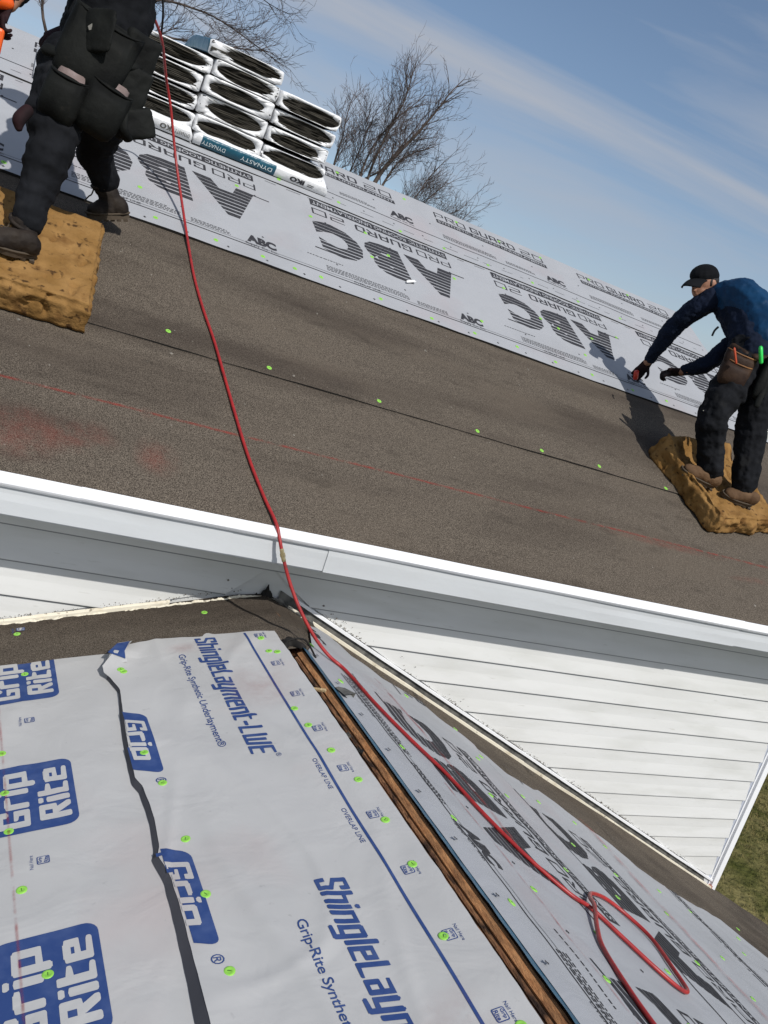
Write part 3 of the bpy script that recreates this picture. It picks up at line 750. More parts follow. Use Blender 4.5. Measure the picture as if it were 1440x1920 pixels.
# --- lower roof: felt
def hfL(w, y):
    near = math.exp(-((y + .02) / .05) ** 2) * .012
    return .003 + near + .006 * (nz3(w * 1.5, y * 4.5, 3) + .3) * ss(0, .1, -y) + .004 * nz3(w * 3, y * 14, 13) * ss(-.5, -.2, y)
def ridge_round(w, y):   # felt bulges and sags over the ridge near the wall
    return .010 * math.exp(-(w / .07) ** 2)
deck('lower_roof_deck', FL, .066, LWX, YF, -.004, -.004, -.05, M['wood_rough'])
deck('lower_roof_deck', FR, .004, RWX, YF, -.004, -.004, -.05, M['wood_rough'])
def feltL(a, b):
    y = .004 - .46 * b - .012 * nz3(a * 8, 3); w = 1.9 * a ** 1.3
    return FL(w, y, hfL(w, y) - ridge_round(w, y) * .6)
grid('felt_course', feltL, 110, 34, M['felt'], house)
grid('felt_course', lambda a, b: FL(.068 + (LWX - .06) * a, -.45 + (YF + .45) * b, .001), 10, 10, M['felt'], house)
yR = [(.02, -.47), (.06, -.40), (.11, -.26), (.175, -.10), (.23, -.055), (.30, -.05), (.36, -.17), (.51, -.205), (.634, -.185), (.75, -.17), (.80, -.25), (.919, -.31), (1.043, -.35), (1.10, -.43), (1.283, -.42), (1.36, -.37), (1.547, -.449), (1.68, -.50), (1.75, -.60), (1.934, -.66), (2.2, -.65), (2.471, -.62), (2.6, -.60), (2.70, -.72), (3.0, -.85), (3.5, -1.0), (4.3, -1.2)]
def hfR(w, y):
    return .002 + .012 * math.exp(-((y + .01) / .05) ** 2) + .007 * (nz3(w * 1.1, y * 4, 23) + .3) + .004 * nz3(w * 2.5, y * 13, 3) * ss(-.6, -.2, y)
def feltR(a, b):
    w = (RWX + .005) * a ** 1.15; y = .003 * (1 - b) + (-.48 if w < .1 else -1.5) * b
    return FR(w, y, hfR(w, y) - ridge_round(w, y) * .6)
grid('felt_course', feltR, 260, 60, M['felt'], house)
grid('felt_course', lambda a, b: FR(.05 + (RWX - .05) * a, -1.48 + (YF + 1.48) * b, .0), 10, 10, M['felt'], house)
# extension of the lower roof past the house corner
boxo('roof_return', (XC + .012, RWX, -.02, .035, -.05, .001), M['felt'], house, FR)
# torn felt lip at the slot
vs, fs = [], []
for i in range(25):
    a = i / 24; w = .075 - .085 * a
    F = FL if w > 0 else (lambda w_, y, h: FR(-w_, y, h))
    y = -.445 - .012 * math.sin(a * 9) - .03 * abs(a - .4)
    vs += [F(w, y + .03, .008 + .014 * math.sin(a * 3.1)), F(w, y, .010 + .016 * math.sin(a * 3.1)), F(w, y - .006, .002)]
for i in range(24): k = i * 3; fs += [(k, k + 1, k + 4, k + 3), (k + 1, k + 2, k + 5, k + 4)]
add('torn_felt_lip', vs, fs, M['felt_dark'], house, True)

# slot with timber
boxo('ridge_slot', (-.004, .072, YF, -.455, -.10, -.060), M['felt_dark'], house, FL)
def timber(name, w0, w1, h0, h1_, m, ys, rag=0):
    vs, fs = [], []
    n_ = 150
    for i in range(n_ + 1):
        y = ys[0] + (ys[1] - ys[0]) * i / n_
        j0 = rag * nz3(y * 14, 1) + rag * .6 * nz3(y * 50, 1); j1 = rag * .5 * nz3(y * 12, 8)
        hh = .0015 * nz3(y * 8, 3)
        vs += [FL(w1 + j0, y, h0), FL(w1 + j0, y, h1_ + hh - .001), FL((w0 + w1) / 2, y, h1_ + hh + .0012), FL(w0 + j1, y, h1_ + hh), FL(w0 + j1, y, h0)]
    for i in range(n_):
        for k in range(4): q = i * 5 + k; fs.append((q, q + 1, q + 6, q + 5))
    fs.append((0, 4, 3, 2, 1)); q = n_ * 5; fs.append((q, q + 1, q + 2, q + 3, q + 4))
    return add(name, vs, fs, m, house)
timber('ridge_board', -.001, .0245, -.06, -.004, M['wood_ridge'], (-.485, YF + .02), .0009)
timber('ridge_board', .026, .037, -.06, -.011, M['wood_rough'], (-.50, YF + .02), .0012)
timber('sheathing_board', .041, .064, -.05, -.019, M['wood_rough'], (-.56, -1.02), .003)
timber('sheathing_board', .040, .066, -.05, -.013, M['wood_rough'], (-1.06, YF + .03), .0035)
# pale broken edge of sheathing
vs, fs = [], []
for i in range(161):
    y = -.9 - 1.6 * i / 160; j = .0035 * nz3(y * 30, 4) + .003 * nz3(y * 90, 4)
    vs += [FL(.0600 + j, y, -.006), FL(.068, y, -.002), FL(.0610 + j, y, -.020)]
for i in range(160): k = 3 * i; fs += [(k, k + 1, k + 4, k + 3), (k, k + 3, k + 5, k + 2)]
add('sheathing_edge', vs, fs, M['wood_chip'], house)
for (w, y, l, wd, an, m_, h_) in ((.047, -.755, .085, .015, .75, 'wood_chip', .004), (.047, -1.0, .045, .022, .2, 'tar', -.014), (.040, -1.09, .03, .02, .9, 'tar', -.010)):
    v, f = box_vf(-l / 2, l / 2, -wd / 2, wd / 2, 0, .006); R_ = Matrix.Rotation(an, 4, 'Z') @ Matrix.Rotation(.2, 4, 'Y')
    v = [R_ @ Vector(p) for p in v]; v = [FL(w + p.x * .6, y + p.y, h_ + p.z) for p in v]
    o = add('wood_chip' if m_ == 'wood_chip' else 'tar_clump', v, f, M[m_], None)
    o['label'] = {(-.755): 'pale splinter of wood sticking out of the ridge slot', (-1.0): 'larger dark tar clump lying in the ridge slot', (-1.09): 'smaller dark tar clump nearer the camera in the ridge slot'}[y]; o['category'] = 'wood splinter' if m_ == 'wood_chip' else 'tar clump'
o = add('felt_scrap', [FR(.012, -.745, .008), FR(.055, -.70, .012), FR(.075, -.76, .030), FR(.02, -.80, .016), FR(.06, -.79, .004)], [(0, 1, 2, 3), (0, 3, 4), (1, 4, 2)], M['flash_grey'])
o['label'] = 'small torn grey scrap lying on the blue strip beside the ridge slot'; o['category'] = 'felt scrap'
# teal film strip
ribbon('teal_strip', lambda a, d: FR(.0115 + d, -.47 - 3.4 * a, .0035 + .003 * (d < 0) + .002 * nz3(a * 60, d * 50)), .0185, 220, M['teal_film'], house)
# draped black cord-like edge near the slot head
v_, f_ = tube_vf(smooth_path([FL(.085, -.50, .004), FL(.06, -.455, .016), FL(.03, -.44, .026), FR(.0, -.45, .026), FR(.03, -.52, .008)]), .0035, 6)
add('torn_edge_strip', v_, f_, M['felt_dark'], house, True)

# --- wall flashing along both slopes
def along_R(w, n0, n1): pass
def strip_on_slope(name, side, x0, x1, prof, m, jit=0, seed=0, n_=120):
    """prof: (y, height above the roof) pairs swept down the slope against the wall"""
    vs, fs = [], []; sg = 1 if side == 'R' else -1; P_ = PR if side == 'R' else PL
    K = len(prof)
    for i in range(n_ + 1):
        x = x0 + (x1 - x0) * i / n_
        for k, (y, h) in enumerate(prof):
            vs.append((sg * x, y + jit * .5 * nz3(x * 9, k * 3 + seed), -P_ * x + h + jit * nz3(x * 6, k * 5 + seed)))
    for i in range(n_):
        for k in range(K - 1): q = i * K + k; fs.append((q, q + K, q + K + 1, q + 1))
    return add(name, vs, fs, m, house)
for (a, b) in ((.10, .62), (.615, 1.55), (1.54, 2.45), (2.44, 3.30)):
    strip_on_slope('step_flashing', 'R', a, b, [(-.026, .006), (-.031, .008), (-.0315, .026), (-.028, .028), (-.028, .024)], M['flash_cream'], .0022, a * 3)
strip_on_slope('channel_recess_shade', 'R', .06, 3.30, [(-.030, .010), (-.004, .020), (-.0035, .058)], M['flash_grey'], .001)  # dark grey colour stands in for the shade inside the siding channel
strip_on_slope('siding_channel', 'R', .13, 3.31, [(-.004, .053), (-.017, .053), (-.0175, .066), (-.0155, .0675), (-.004, .0675)], M['white_metal'], .0012)
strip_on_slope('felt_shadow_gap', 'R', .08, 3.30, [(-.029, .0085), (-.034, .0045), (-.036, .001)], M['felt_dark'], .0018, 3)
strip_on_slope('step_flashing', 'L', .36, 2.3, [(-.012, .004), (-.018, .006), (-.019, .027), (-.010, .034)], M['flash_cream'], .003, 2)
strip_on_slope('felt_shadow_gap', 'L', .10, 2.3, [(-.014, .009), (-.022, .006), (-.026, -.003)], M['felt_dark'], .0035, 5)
# torn flashing and tar round the apex
def tear(x0, x1, base, top, y, m, seed, name):
    vs, fs = [], []; n_ = 260
    for i in range(n_ + 1):
        x = x0 + (x1 - x0) * i / n_; P_ = -PR * x if x > 0 else PL * x
        e_ = min(1, 6 * min(i, n_ - i) / n_)
        b_ = base; t_ = base + (top - base) * e_ * (.50 + .45 * nz3(x * 16, seed) + .30 * nz3(x * 45, seed) + .22 * nz3(x * 130, seed)) * (1 - .45 * min(1, abs(x) / .5))
        yy = y + .006 * nz3(x * 40, seed + 2)
        vs += [(x, yy, P_ + b_), (x, yy - .005 * e_, P_ + (b_ + t_) / 2), (x, yy + .002, P_ + t_)]
    for i in range(n_):
        for k in range(2): q = i * 3 + k; fs.append((q, q + 3, q + 4, q + 1))
    return add(name, vs, fs, m, house)
tear(-.62, .30, -.03, .046, -.014, M['tar'], 1.5, 'torn_flashing')
tear(-.38, .22, -.03, .040, -.022, M['felt_dark'], 5.5, 'torn_flashing')
tear(-.50, -.02, .012, .034, -.026, M['flash_cream'], 8.5, 'torn_flashing')
tear(.02, .26, .012, .046, -.030, M['flash_grey'], 3.5, 'torn_flashing')
tear(-.95, -.40, .010, .038, -.021, M['flash_cream'], 12.5, 'torn_flashing')
# crumbs of old sealant left on the siding above the channel
def crumbs():
    V_, F_ = [], []
    def chunk(x, y, z, r):
        k = len(V_); 
        for i in range(6):
            d = Vector(((1, 0, 0), (-1, 0, 0), (0, 1, 0), (0, -1, 0), (0, 0, 1), (0, 0, -1))[i]) * r * rnd.uniform(.5, 1.3); V_.append((x + d.x, y + d.y * .5, z + d.z))
        for a, b, c in ((0, 2, 4), (2, 1, 4), (1, 3, 4), (3, 0, 4), (2, 0, 5), (1, 2, 5), (3, 1, 5), (0, 3, 5)): F_.append((k + a, k + b, k + c))
    for _ in range(620):
        c = rnd.choice((.35, .45, .8, 1.02, 1.3, 1.36, 1.42, 1.5, 1.62, 1.7, 1.95, 2.05, 2.15, 2.2, 2.3, 2.35, 2.4, 2.62, 2.9))
        x = c + rnd.gauss(0, .05); 
        if not .18 < x < 3.2: continue
        z = -PR * x + .070 + abs(rnd.gauss(0, .006)); chunk(x, -.014, z, rnd.uniform(.001, .0038))
    for _ in range(16):
        x = rnd.uniform(.18, 1.2); chunk(x, -.013, -PR * x + .07 + rnd.uniform(.01, .05), rnd.uniform(.0015, .004))
    for _ in range(140):
        x = rnd.uniform(-.95, -.1); chunk(x, -.014, PL * x + .036 + abs(rnd.gauss(0, .006)), rnd.uniform(.001, .003))
    for x, z, r in ((.255, -.0, .006), (.30, -.03, .004), (-.165, .042, .005), (.33, -.045, .005)): chunk(x, -.014, z, r)
    o = add('sealant_crumbs', V_, F_, M['debris'], house); o['kind'] = 'stuff'
crumbs()

# --- left slope underlayment: sheet B (big blue logos) under sheet A (blue line)
def topB(w): return interp(w, [(.5, -.335), (.66, -.327), (.75, -.318), (.92, -.318), (1.2, -.34), (1.9, -.40)])
def hB(w, y): return .0085 + .0030 * nz3(w * 3, y * 3, 31) + .0016 * nz3(w * 9, y * 7, 2) + .0018 * max(0, 1 - abs(nz3(w * 2.4, y * 2.1, 18)) * 14)
def mB(w, y, off=0.0): return FL(w, y, hB(w, y) + off)
def pB(a, b):
    w = .52 + 1.45 * a; y0 = topB(w) + .004 * nz3(w * 14, 2); return mB(w, y0 + (-3.2 - y0) * b)
shB = grid('underlayment_sheet', lambda a, b: pB(1 - a, b), 90, 150, M['sheet_pale'], house); shB['label'] = 'lower left underlayment sheet printed with big blue logo boxes'
EA = [(-.30, .56), (-.37, .60), (-.42, .633), (-.47, .632), (-.52, .618), (-.60, .600), (-.70, .607), (-.85, .617), (-1.00, .623), (-1.06, .624), (-1.10, .612), (-1.23, .606), (-1.33, .612), (-1.36, .620), (-1.45, .606), (-1.6, .606), (-1.85, .612), (-2.2, .62), (-3.2, .62)]
EA2 = sorted([(-y, w) for y, w in EA])
def edgeA(y): return interp(-y, EA2) + .0015 * nz3(y * 20, 3)
def liftA(w, y):
    d = ss(.115, .0, edgeA(y) - w)
    return d * (.003 + .004 * ss(.6, 1.0, -y) + .007 * ss(1.25, 1.95, -y)) + .028 * math.exp(-((y + .40) / .07) ** 2) * d
def hA(w, y):
    crease = .005 * math.exp(-((w - (.50 - .10 * ss(1.3, 2.0, -y))) / .02) ** 2) * ss(1.1, 1.5, -y)
    return .0185 + .0055 * nz3(w * 4, y * 2.5, 41) + .0030 * nz3(w * 9, y * 5, 4) + .0035 * max(0, 1 - abs(nz3(w * 3.2, y * 1.4, 8)) * 14) + liftA(w, y) + crease + .006 * math.exp(-((y + .33) / .04) ** 2) * max(0, nz3(w * 9, 4))
def mA(w, y, off=0.0): return FL(w, y, hA(w, y) + off)
topA = [(.055, -.343), (.10, -.335), (.20, -.315), (.262, -.305), (.27, -.292), (.285, -.288), (.30, -.31), (.36, -.293), (.44, -.288), (.50, -.30), (.56, -.33), (.60, -.375), (.64, -.41)]
def pA(a, b):
    wr = .060 - .0035 * nz3(b * 50, 3)
    y0 = -.32; y = y0 + (-3.2 - y0) * b
    w = wr + (edgeA(y) - wr) * a
    y += (interp(w, topA) + .32) * max(0, 1 - b * 14)
    return mA(w, y)
shA = grid('underlayment_sheet', lambda a, b: pA(1 - a, b), 60, 230, M['sheet_pale'], house); shA['label'] = 'left slope underlayment sheet with a blue overlap line beside the ridge slot'
# grey underside band of the lifted margin
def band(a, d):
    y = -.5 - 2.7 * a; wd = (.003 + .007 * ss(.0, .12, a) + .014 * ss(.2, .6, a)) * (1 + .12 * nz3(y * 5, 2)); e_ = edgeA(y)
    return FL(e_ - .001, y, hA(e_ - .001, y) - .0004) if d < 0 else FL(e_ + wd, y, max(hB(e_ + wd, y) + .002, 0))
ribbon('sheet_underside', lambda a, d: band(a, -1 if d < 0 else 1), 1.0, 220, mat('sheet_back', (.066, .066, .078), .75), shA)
# folded back corner
cv = [(.612, -.415, .036), (.600, -.396, .048), (.57, -.345, .052), (.525, -.312, .036), (.535, -.345, .046), (.556, -.40, .048), (.558, -.445, .032), (.60, -.445, .030)]
add('folded_corner', [FL(*p) for p in cv] + [FL(.59, -.40, .054)], [(8, i, (i + 1) % 8) for i in range(8)], M['sheet_pale'], shA, True)
cv2 = [(.610, -.402, .0525), (.575, -.352, .0545), (.532, -.322, .041), (.541, -.352, .0485), (.560, -.405, .051), (.562, -.437, .040)]
add('printed_panel', [FL(*p) for p in cv2] + [FL(.578, -.385, .0560)], [(6, i, (i + 1) % 6) for i in range(6)], BLUE, shA, True)

# prints on A: s runs toward the camera (-y), t toward the ridge (-w)
def qA(s, t, off=0): return mA(-t, -s, off + .0002)
def qB(s, t, off=0): return mB(-t, -s, off + .0002)
def boxA(y0, y1, w0, w1): return (-y0, -w0, -y1, -w1)      # y0>y1, w0 (bottom, larger) > w1
rules([(.335, -.1665, 3.1, -.1595)], qA, BLUE, shA, name='overlap_line', cell=.02)
for k in range(3):
    o_ = -1.232 * k
    if k < 2 or True:
        block('ShingleLayment-LWE', boxA(-.318 + o_, -1.045 + o_, .328, .262), qA, BLUE, shA, shear=.22, W=.50, w=.175, gap=.05, pw=2.8, rows=40)
        letter('®', boxA(-1.062 + o_, -1.078 + o_, .268, .254), qA, BLUE, shA, cell=.04)
        letter('Grip-Rite Synthetic Underlayment®', boxA(-.42 + o_, -.985 + o_, .406, .377), qA, BLUE, shA, bold=.008, cell=.04, space=.95)
    for y in (-1.12, -1.337):
        letter('OVERLAP LINE', boxA(y + o_, y - .135 + o_, .1865, .1745), qA, BLUE, shA, cell=.05, bold=.004)
def logo(qf, c_s, c_t, w, h, parent, flip=False, off=.0009):
    plate((c_s - w / 2, c_t - h / 2, c_s + w / 2, c_t + h / 2), qf, BLUE, parent, r=h * .16, cell=.04, off=off)
    plate((c_s - w / 2 + .0022, c_t - h / 2 + .0022, c_s + w / 2 - .0022, c_t + h / 2 - .0022), qf, M['sheet_pale'], parent, r=h * .12, cell=.04, off=off + .0003)
    letter('Grip', (c_s - w * .36, c_t + h * .04, c_s + w * .36, c_t + h * .40), qf, BLUE, parent, bold=.03, cell=0, off=off + .0006)
    letter('Rite', (c_s - w * .36, c_t - h * .40, c_s + w * .36, c_t - h * .04), qf, BLUE, parent, bold=.03, cell=0, off=off + .0006)
for k in range(11):
    y = -.369 - .2035 * k
    logo(qA, -y, -.1235, .030, .026, shA)
    letter('Nail Here', boxA(y + .022, y - .024, .106, .0985), qA, BLUE, shA, cell=0)
# italic logo boxes cut by the edge of sheet A
for k in range(4):
    s0 = .735 + .606 * k
    clip = lambda s, t: -t < edgeA(-s) - .002
    plate((s0 + .01, -.635, s0 + .305, -.552), qA, BLUE, shA, r=.022, cell=.012, skew=.035, clip=clip)
    block('Grip', (s0 + .050, -.617, s0 + .250, -.562), qA, M['sheet_pale'], shA, shear=.25, cell=.012, clip=clip, off=.0015, W=.85, w=.25, gap=.08, rows=40)
    if k % 2 == 1 or k == 0:
        rs = s0 + .355 if k else s0 + .352
        letter('®', (rs - .013, -.579, rs + .013, -.553), qA, BLUE, shA, bold=.01, cell=0)
# prints on B: reading up the picture (+y), letters' tops point down slope
def press_B(kind, y0, y1, w0, w1, m, txt=None, off=.0009, **k):
    vs_, fs_ = text2d(txt, k.pop('bold', 0), 0, k.pop('space', 1)) if txt else (None, None)
    f = lambda s, t, o_=0: mB(t, s, o_ + .0002)
    if txt: return press(vs_, fs_, (y0, w0, y1, w1), f, m, shB, off=off, **k)
    return plate((y0, w0, y1, w1), f, m, shB, off=off, **k)
for k in range(-1, 5):
    yb = -.555 - .606 * k        # right-hand lower corner
    cl = lambda s, t: s < topB(t) - .006
    press_B('p', yb - .005, yb + .270, .762, .955, BLUE, r=.028, cell=.02, clip=cl)
    fB = lambda s, t, o_=0: mB(t, s, o_ + .0002)
    block('Rite', (yb + .026, .776, yb + .236, .846), fB, M['sheet_pale'], shB, off=.0016, clip=cl, W=.66, w=.235, gap=.07, rows=44)
    block('Grip', (yb + .016, .866, yb + .240, .936), fB, M['sheet_pale'], shB, off=.0016, clip=cl, W=.70, w=.235, gap=.07, rows=44)
    s_ = yb - .115
    fB = lambda s, t, o_=0: mB(t, s, o_ + .0002)
    if k >= 0: pass
    logo(fB, s_, .848, .026, .026, shB); letter('Nail Here', (s_ - .024, .868, s_ + .022, .876), fB, BLUE, shB, cell=0)
# caps on left slope
for w, y in [(0.121, -0.392), (0.12, -0.483), (0.096, -0.497), (0.151, -0.856), (0.142, -0.955), (0.124, -1.095), (0.104, -1.242), (0.103, -1.415), (0.565, -1.099), (0.107, -1.578), (0.137, -1.793), (.1, -2.03),
             (0.583, -0.482), (0.576, -0.494), (0.587, -0.957), (0.553, -1.323), (0.55, -1.516), (0.552, -1.73), (.12, -2.3), (.11, -2.6)]:
    cap(mA(w, y), ML, shA)
for w, y in [(0.849, -0.39), (0.921, -0.818), (0.918, -0.997), (0.913, -1.149), (0.894, -1.354), (0.859, -1.604), (.88, -2.0), (1.4, -.6), (1.4, -1.2)]:
    cap(mB(w, y), ML, shB)
for w, y in [(0.86, -0.091), (0.248, -0.105), (1.3, -.08)]: cap(FL(w, y, hfL(w, y)), ML, house)
ribbon('chalk_line', lambda a, d: mB(.93 - .035 * a + d, -.17 - 2.0 * a, .0022) if -.17 - 2.0 * a < -.325 else FL(.93 - .035 * a + d, -.17 - 2 * a, .012 + hfL(.93, -.17 - 2 * a)), .0045, 120, M['chalk_line'], house)
smear(FL, lambda w, y: hA(w, y), .20, -2.0, .10, .12, .3, shA); smear(FL, lambda w, y: hA(w, y), .2, -.7, .13, .2, .0, shA); smear(FL, lambda w, y: hA(w, y), .36, -.38, .09, .05, .0, shA)

# --- right slope underlayment
def topR(w): return interp(w, yR) + .008 * nz3(w * 12, 3)
def hR(w, y):
    e_ = y - topR(w)
    return .0165 + .005 * nz3(w * 3, y * 3, 51) + .0028 * nz3(w * 8, y * 9, 5) + .010 * math.exp(-(e_ / .05) ** 2) * max(0, nz3(w * 6, 9))
def mRr(w, y, off=0.0): return FR(w, y, hR(w, y) + off)
def pR1(a, b):
    w = .017 + .95 * a; y0 = topR(w); return FR(w, y0 + (-3.3 - y0) * b, hR(w, y0 + (-3.3 - y0) * b) * (.35 + .65 * ss(0, .05, a)) + .0035 * 0)
def lapR(y): return .955 + .012 * nz3(y * 3, 2) + .006 * nz3(y * 11, 2)
def pR2(a, b):
    w = .90 + 1.12 * a; y0 = topR(w); y = y0 + (-3.3 - y0) * b; return FR(w, y, hR(w, y) - .0045)
def pR3(a, b):
    w = 1.92 + 2.3 * a; y0 = topR(w); y = y0 + (-3.3 - y0) * b; return FR(w, y, hR(w, y) - .0085)
sr1 = grid('underlayment_sheet', pR1, 100, 200, M['sheet_grey'], house); sr1['label'] = 'right slope grey underlayment sheet next to the ridge slot'
sr2 = grid('underlayment_sheet', pR2, 110, 170, M['sheet_grey'], house); sr2['label'] = 'middle grey underlayment sheet of the right slope'
sr3 = grid('underlayment_sheet', pR3, 200, 150, M['sheet_grey'], house); sr3['label'] = 'outermost grey underlayment sheet of the right slope'
q1 = lambda s, t, off=0: FR(t, -s, hR(t, -s) + off + .0003)
q2 = lambda s, t, off=0: FR(t, -s, hR(t, -s) - .0045 + off + .0003)
q3 = lambda s, t, off=0: FR(t, -s, hR(t, -s) - .0085 + off + .0003)
def clipped(q, fn): return fn
_press = press
CLIP[sr1] = lambda s, t: -s < topR(t) - .004 and t < .955
CLIP[sr2] = CLIP[sr3] = lambda s, t: -s < topR(t) - .004
def press(vs, fs, box, mp_, m, parent, **k):
    if parent in CLIP and 'clip' not in k: k['clip'] = CLIP[parent]
    return _press(vs, fs, box, mp_, m, parent, **k)
for k in range(-1, 2): abc_tile(q1, .195 + 1.278 * k, 0.0, .86, sr1, seed=70 + k, cell=.04)
for k in range(-1, 2): abc_tile(q2, .37 + 1.278 * k, .66, .80, sr2, seed=80 + k, cell=.04, small=False)
for k in range(-1, 2): abc_tile(q3, .30 + 1.278 * k, 1.42, .80, sr3, seed=90 + k, cell=.04, small=False)
for k in range(0, 2): abc_tile(q3, .75 + 1.278 * k, 2.2, .80, sr3, seed=95 + k, cell=.05, small=False)
rules([(.55, .122, 3.1, .127)], q1, INK, sr1); rules([(.62, .147, 3.1, .149)], q1, INK, sr1)
rules([(.62 + .05 * 0, .988, 3.1, .994)], q2, INK, sr2)
rules([(.95, 1.985, 3.1, 1.992)], q3, INK, sr3)
plus_marks([.30 + .1 * 0 + .2 * i for i in range(14)], [.040], q1, sr1, .007)
plus_marks([.70 + .25 * i for i in range(9)], [.30, .62], q1, sr1, .006)
ribbon('sheet_edge_shade', lambda a, d: FR(.9700 + .0008 * d + .0, -.36 - 2.8 * a, hR(.97, -.36 - 2.8 * a) - .002 + .0015 * d), 1.0, 150, M['felt_dark'], house)  # same painted dark edge line, along the lap on the right slope
for w, y in [(.058, -.40), (.070, -.66), (.15, -1.0), (.130, -1.36), (.09, -1.70), (.36, -.98), (.44, -1.32), (.62, -.92), (.80, -.80), (.50, -1.62), (.30, -1.85), (.62, -1.88), (.84, -1.62), (.72, -1.25), (.9, -1.9), (.85, -.52), (.93, -.44), (.62, -.24), (.30, -1.55)]:
    cap(mRr(w, y), MR, sr1)
for w, y in [(1.02, -.65), (1.10, -.90), (1.06, -1.2), (1.18, -.58), (1.32, -.95), (1.3, -1.4), (1.2, -1.75), (1.6, -.62), (1.55, -1.05), (1.6, -1.45), (1.8, -.8), (1.45, -.55), (1.75, -1.2)]:
    cap(FR(w, y, hR(w, y) - .0045), MR, sr2)
for w, y in [(2.05, -.8), (2.3, -.95), (2.2, -1.3), (2.55, -.75), (2.7, -1.05), (2.6, -1.4), (3.0, -1.1), (2.95, -1.5)]:
    cap(FR(w, y, hR(w, y) - .0085), MR, sr3)
for w, y in [(.95, -.20), (2.85, -.55)]: cap(FR(w, y, hfR(w, y)), MR, house)
ribbon('chalk_line', lambda a, d: FR(1.62 - .22 * a + d, -.42 - 2.2 * a, hR(1.62 - .22 * a + d, -.42 - 2.2 * a) + .0006), .035, 120, M['chalk_line'], house)
ribbon('chalk_line', lambda a, d: mRr(.42 + .05 * math.sin(a * 2) + d, -.30 - 1.0 * a, .0016), .020, 60, M['chalk_line'], house)
ribbon('chalk_line', lambda a, d: mRr(.27 + .02 * a + d, -1.1 - 1.6 * a, .0016), .008, 60, M['chalk_line'], house)
smear(FR, lambda w, y: hR(w, y) - .001, .36, -.5, .10, .25, 0, sr1); smear(FR, lambda w, y: hR(w, y) - .001, 3.45, -.75, .3, .12, .2, house)

# ================================================================== TREES
def tree(name, base, limbs, label, seed, group, twig_r=.0042):
    r = random.Random(seed)
    root = empty(name, base, label, 'tree', group)
    TV, TF, BV, BF = [], [], [], []
    def put(V_, F_, pts, rad, seg):
        v, f = tube_vf(pts, rad, seg, len(V_), False); V_.extend(v); F_.extend(f)
    def grow(p, d, L_, rad, dep):
        n_ = max(3, int(5 - dep * .5)); pts = [p.copy()]; rads = [rad]; d = d.copy(); kids = []
        for i in range(n_):
            j = Vector((r.gauss(0, 1), r.gauss(0, 1), r.gauss(0, 1))) * .10
            d = (d + j + Vector((0, 0, .05))).normalized(); p = p + d * L_ / n_; pts.append(p.copy()); rads.append(rad * (1 - .62 * (i + 1) / n_))
            if i >= 1 or dep > 0: kids.append((p.copy(), d.copy(), rads[-1]))
        put(BV, BF, pts, rads, 5 if dep < 2 else 3)
        if dep >= 5 or L_ < .12: return
        for (kp, kd, kr) in kids:
            for _ in range(2 if dep < 3 else (1 if r.random() < .55 else 0)):
                ax = Vector((r.gauss(0, 1), r.gauss(0, 1), r.gauss(0, 1))).normalized()
                nd = (Matrix.Rotation(r.uniform(.35, .75), 3, kd.orthogonal().normalized()) @ kd)
                nd = Matrix.Rotation(r.uniform(0, 6.28), 3, kd) @ nd
                grow(kp, nd, L_ * r.uniform(.42, .66), max(twig_r, kr * .62), dep + 1)
    tips = []
    for (pts, r0, r1_) in limbs[:1]:
        sp = smooth_path(pts, 6); k = len(sp); v, f = tube_vf(sp, [r0 + (r1_ - r0) * i / (k - 1) for i in range(k)], 10, 0, True)
        TV += v; TF += f
    add('trunk', TV, TF, M['bark'], root, True)
    for (pts, r0, r1_) in limbs[1:]:
        sp = smooth_path(pts, 6); k = len(sp)
        rr = [(r0 + (r1_ - r0) * (i / (k - 1)) ** .7) * .62 for i in range(k)]
        v, f = tube_vf(sp, rr, 7, 0, True); add('limb', v, f, M['bark'], root, True)
        for i in range(2, k):
            if i < k * .3: continue
            d = (sp[i] - sp[i - 1]).normalized()
            for _ in range(2 if i % 2 else 1):
                nd = Matrix.Rotation(r.uniform(0, 6.28), 3, d) @ (Matrix.Rotation(r.uniform(.3, .7), 3, d.orthogonal().normalized()) @ d)
                grow(sp[i], nd, r.uniform(.4, .8), rr[i] * .40, 2)
        grow(sp[-1], (sp[-1] - sp[-2]).normalized(), .9, r1_, 2)
    o = add('branches', BV, BF, M['twig'], root); o['kind'] = 'stuff'
    return root
TG = 'bare trees beyond the ridge'
def V3(*a): return Vector(a)
G0 = GROUND
tree('bare_tree', (6.4, 16, G0), [([(6.4, 16, G0), (6.35, 16, -1), (6.4, 16, 1.8), (6.1, 16, 3.2)], .26, .13),
     ([(6.1, 16, 3.1), (6.35, 16.1, 4.4), (6.9, 16.1, 5.5), (7.15, 16, 6.1)], .12, .03),
     ([(6.15, 16, 3.0), (6.0, 15.8, 4.3), (6.1, 15.7, 5.3), (6.2, 15.6, 5.9)], .07, .02),
     ([(6.2, 16, 3.0), (6.6, 16.4, 4.2), (6.9, 16.6, 4.9), (7.3, 16.8, 5.3)], .07, .02),
     ([(6.1, 16, 2.8), (5.9, 16, 4.0), (5.95, 16, 4.8), (6.2, 15.9, 5.5)], .07, .02),
     ([(6.3, 16, 2.6), (6.9, 16, 3.5), (7.2, 16, 4.0), (7.4, 16, 4.5)], .06, .02),
     ([(6.1, 16, 2.9), (5.9, 16.3, 3.9), (6.5, 16.4, 4.6), (6.8, 16.4, 5.3)], .06, .02)],
     'bare leaning tree with fanned twigs showing above the ridge right of the shingle bundles', 11, TG)
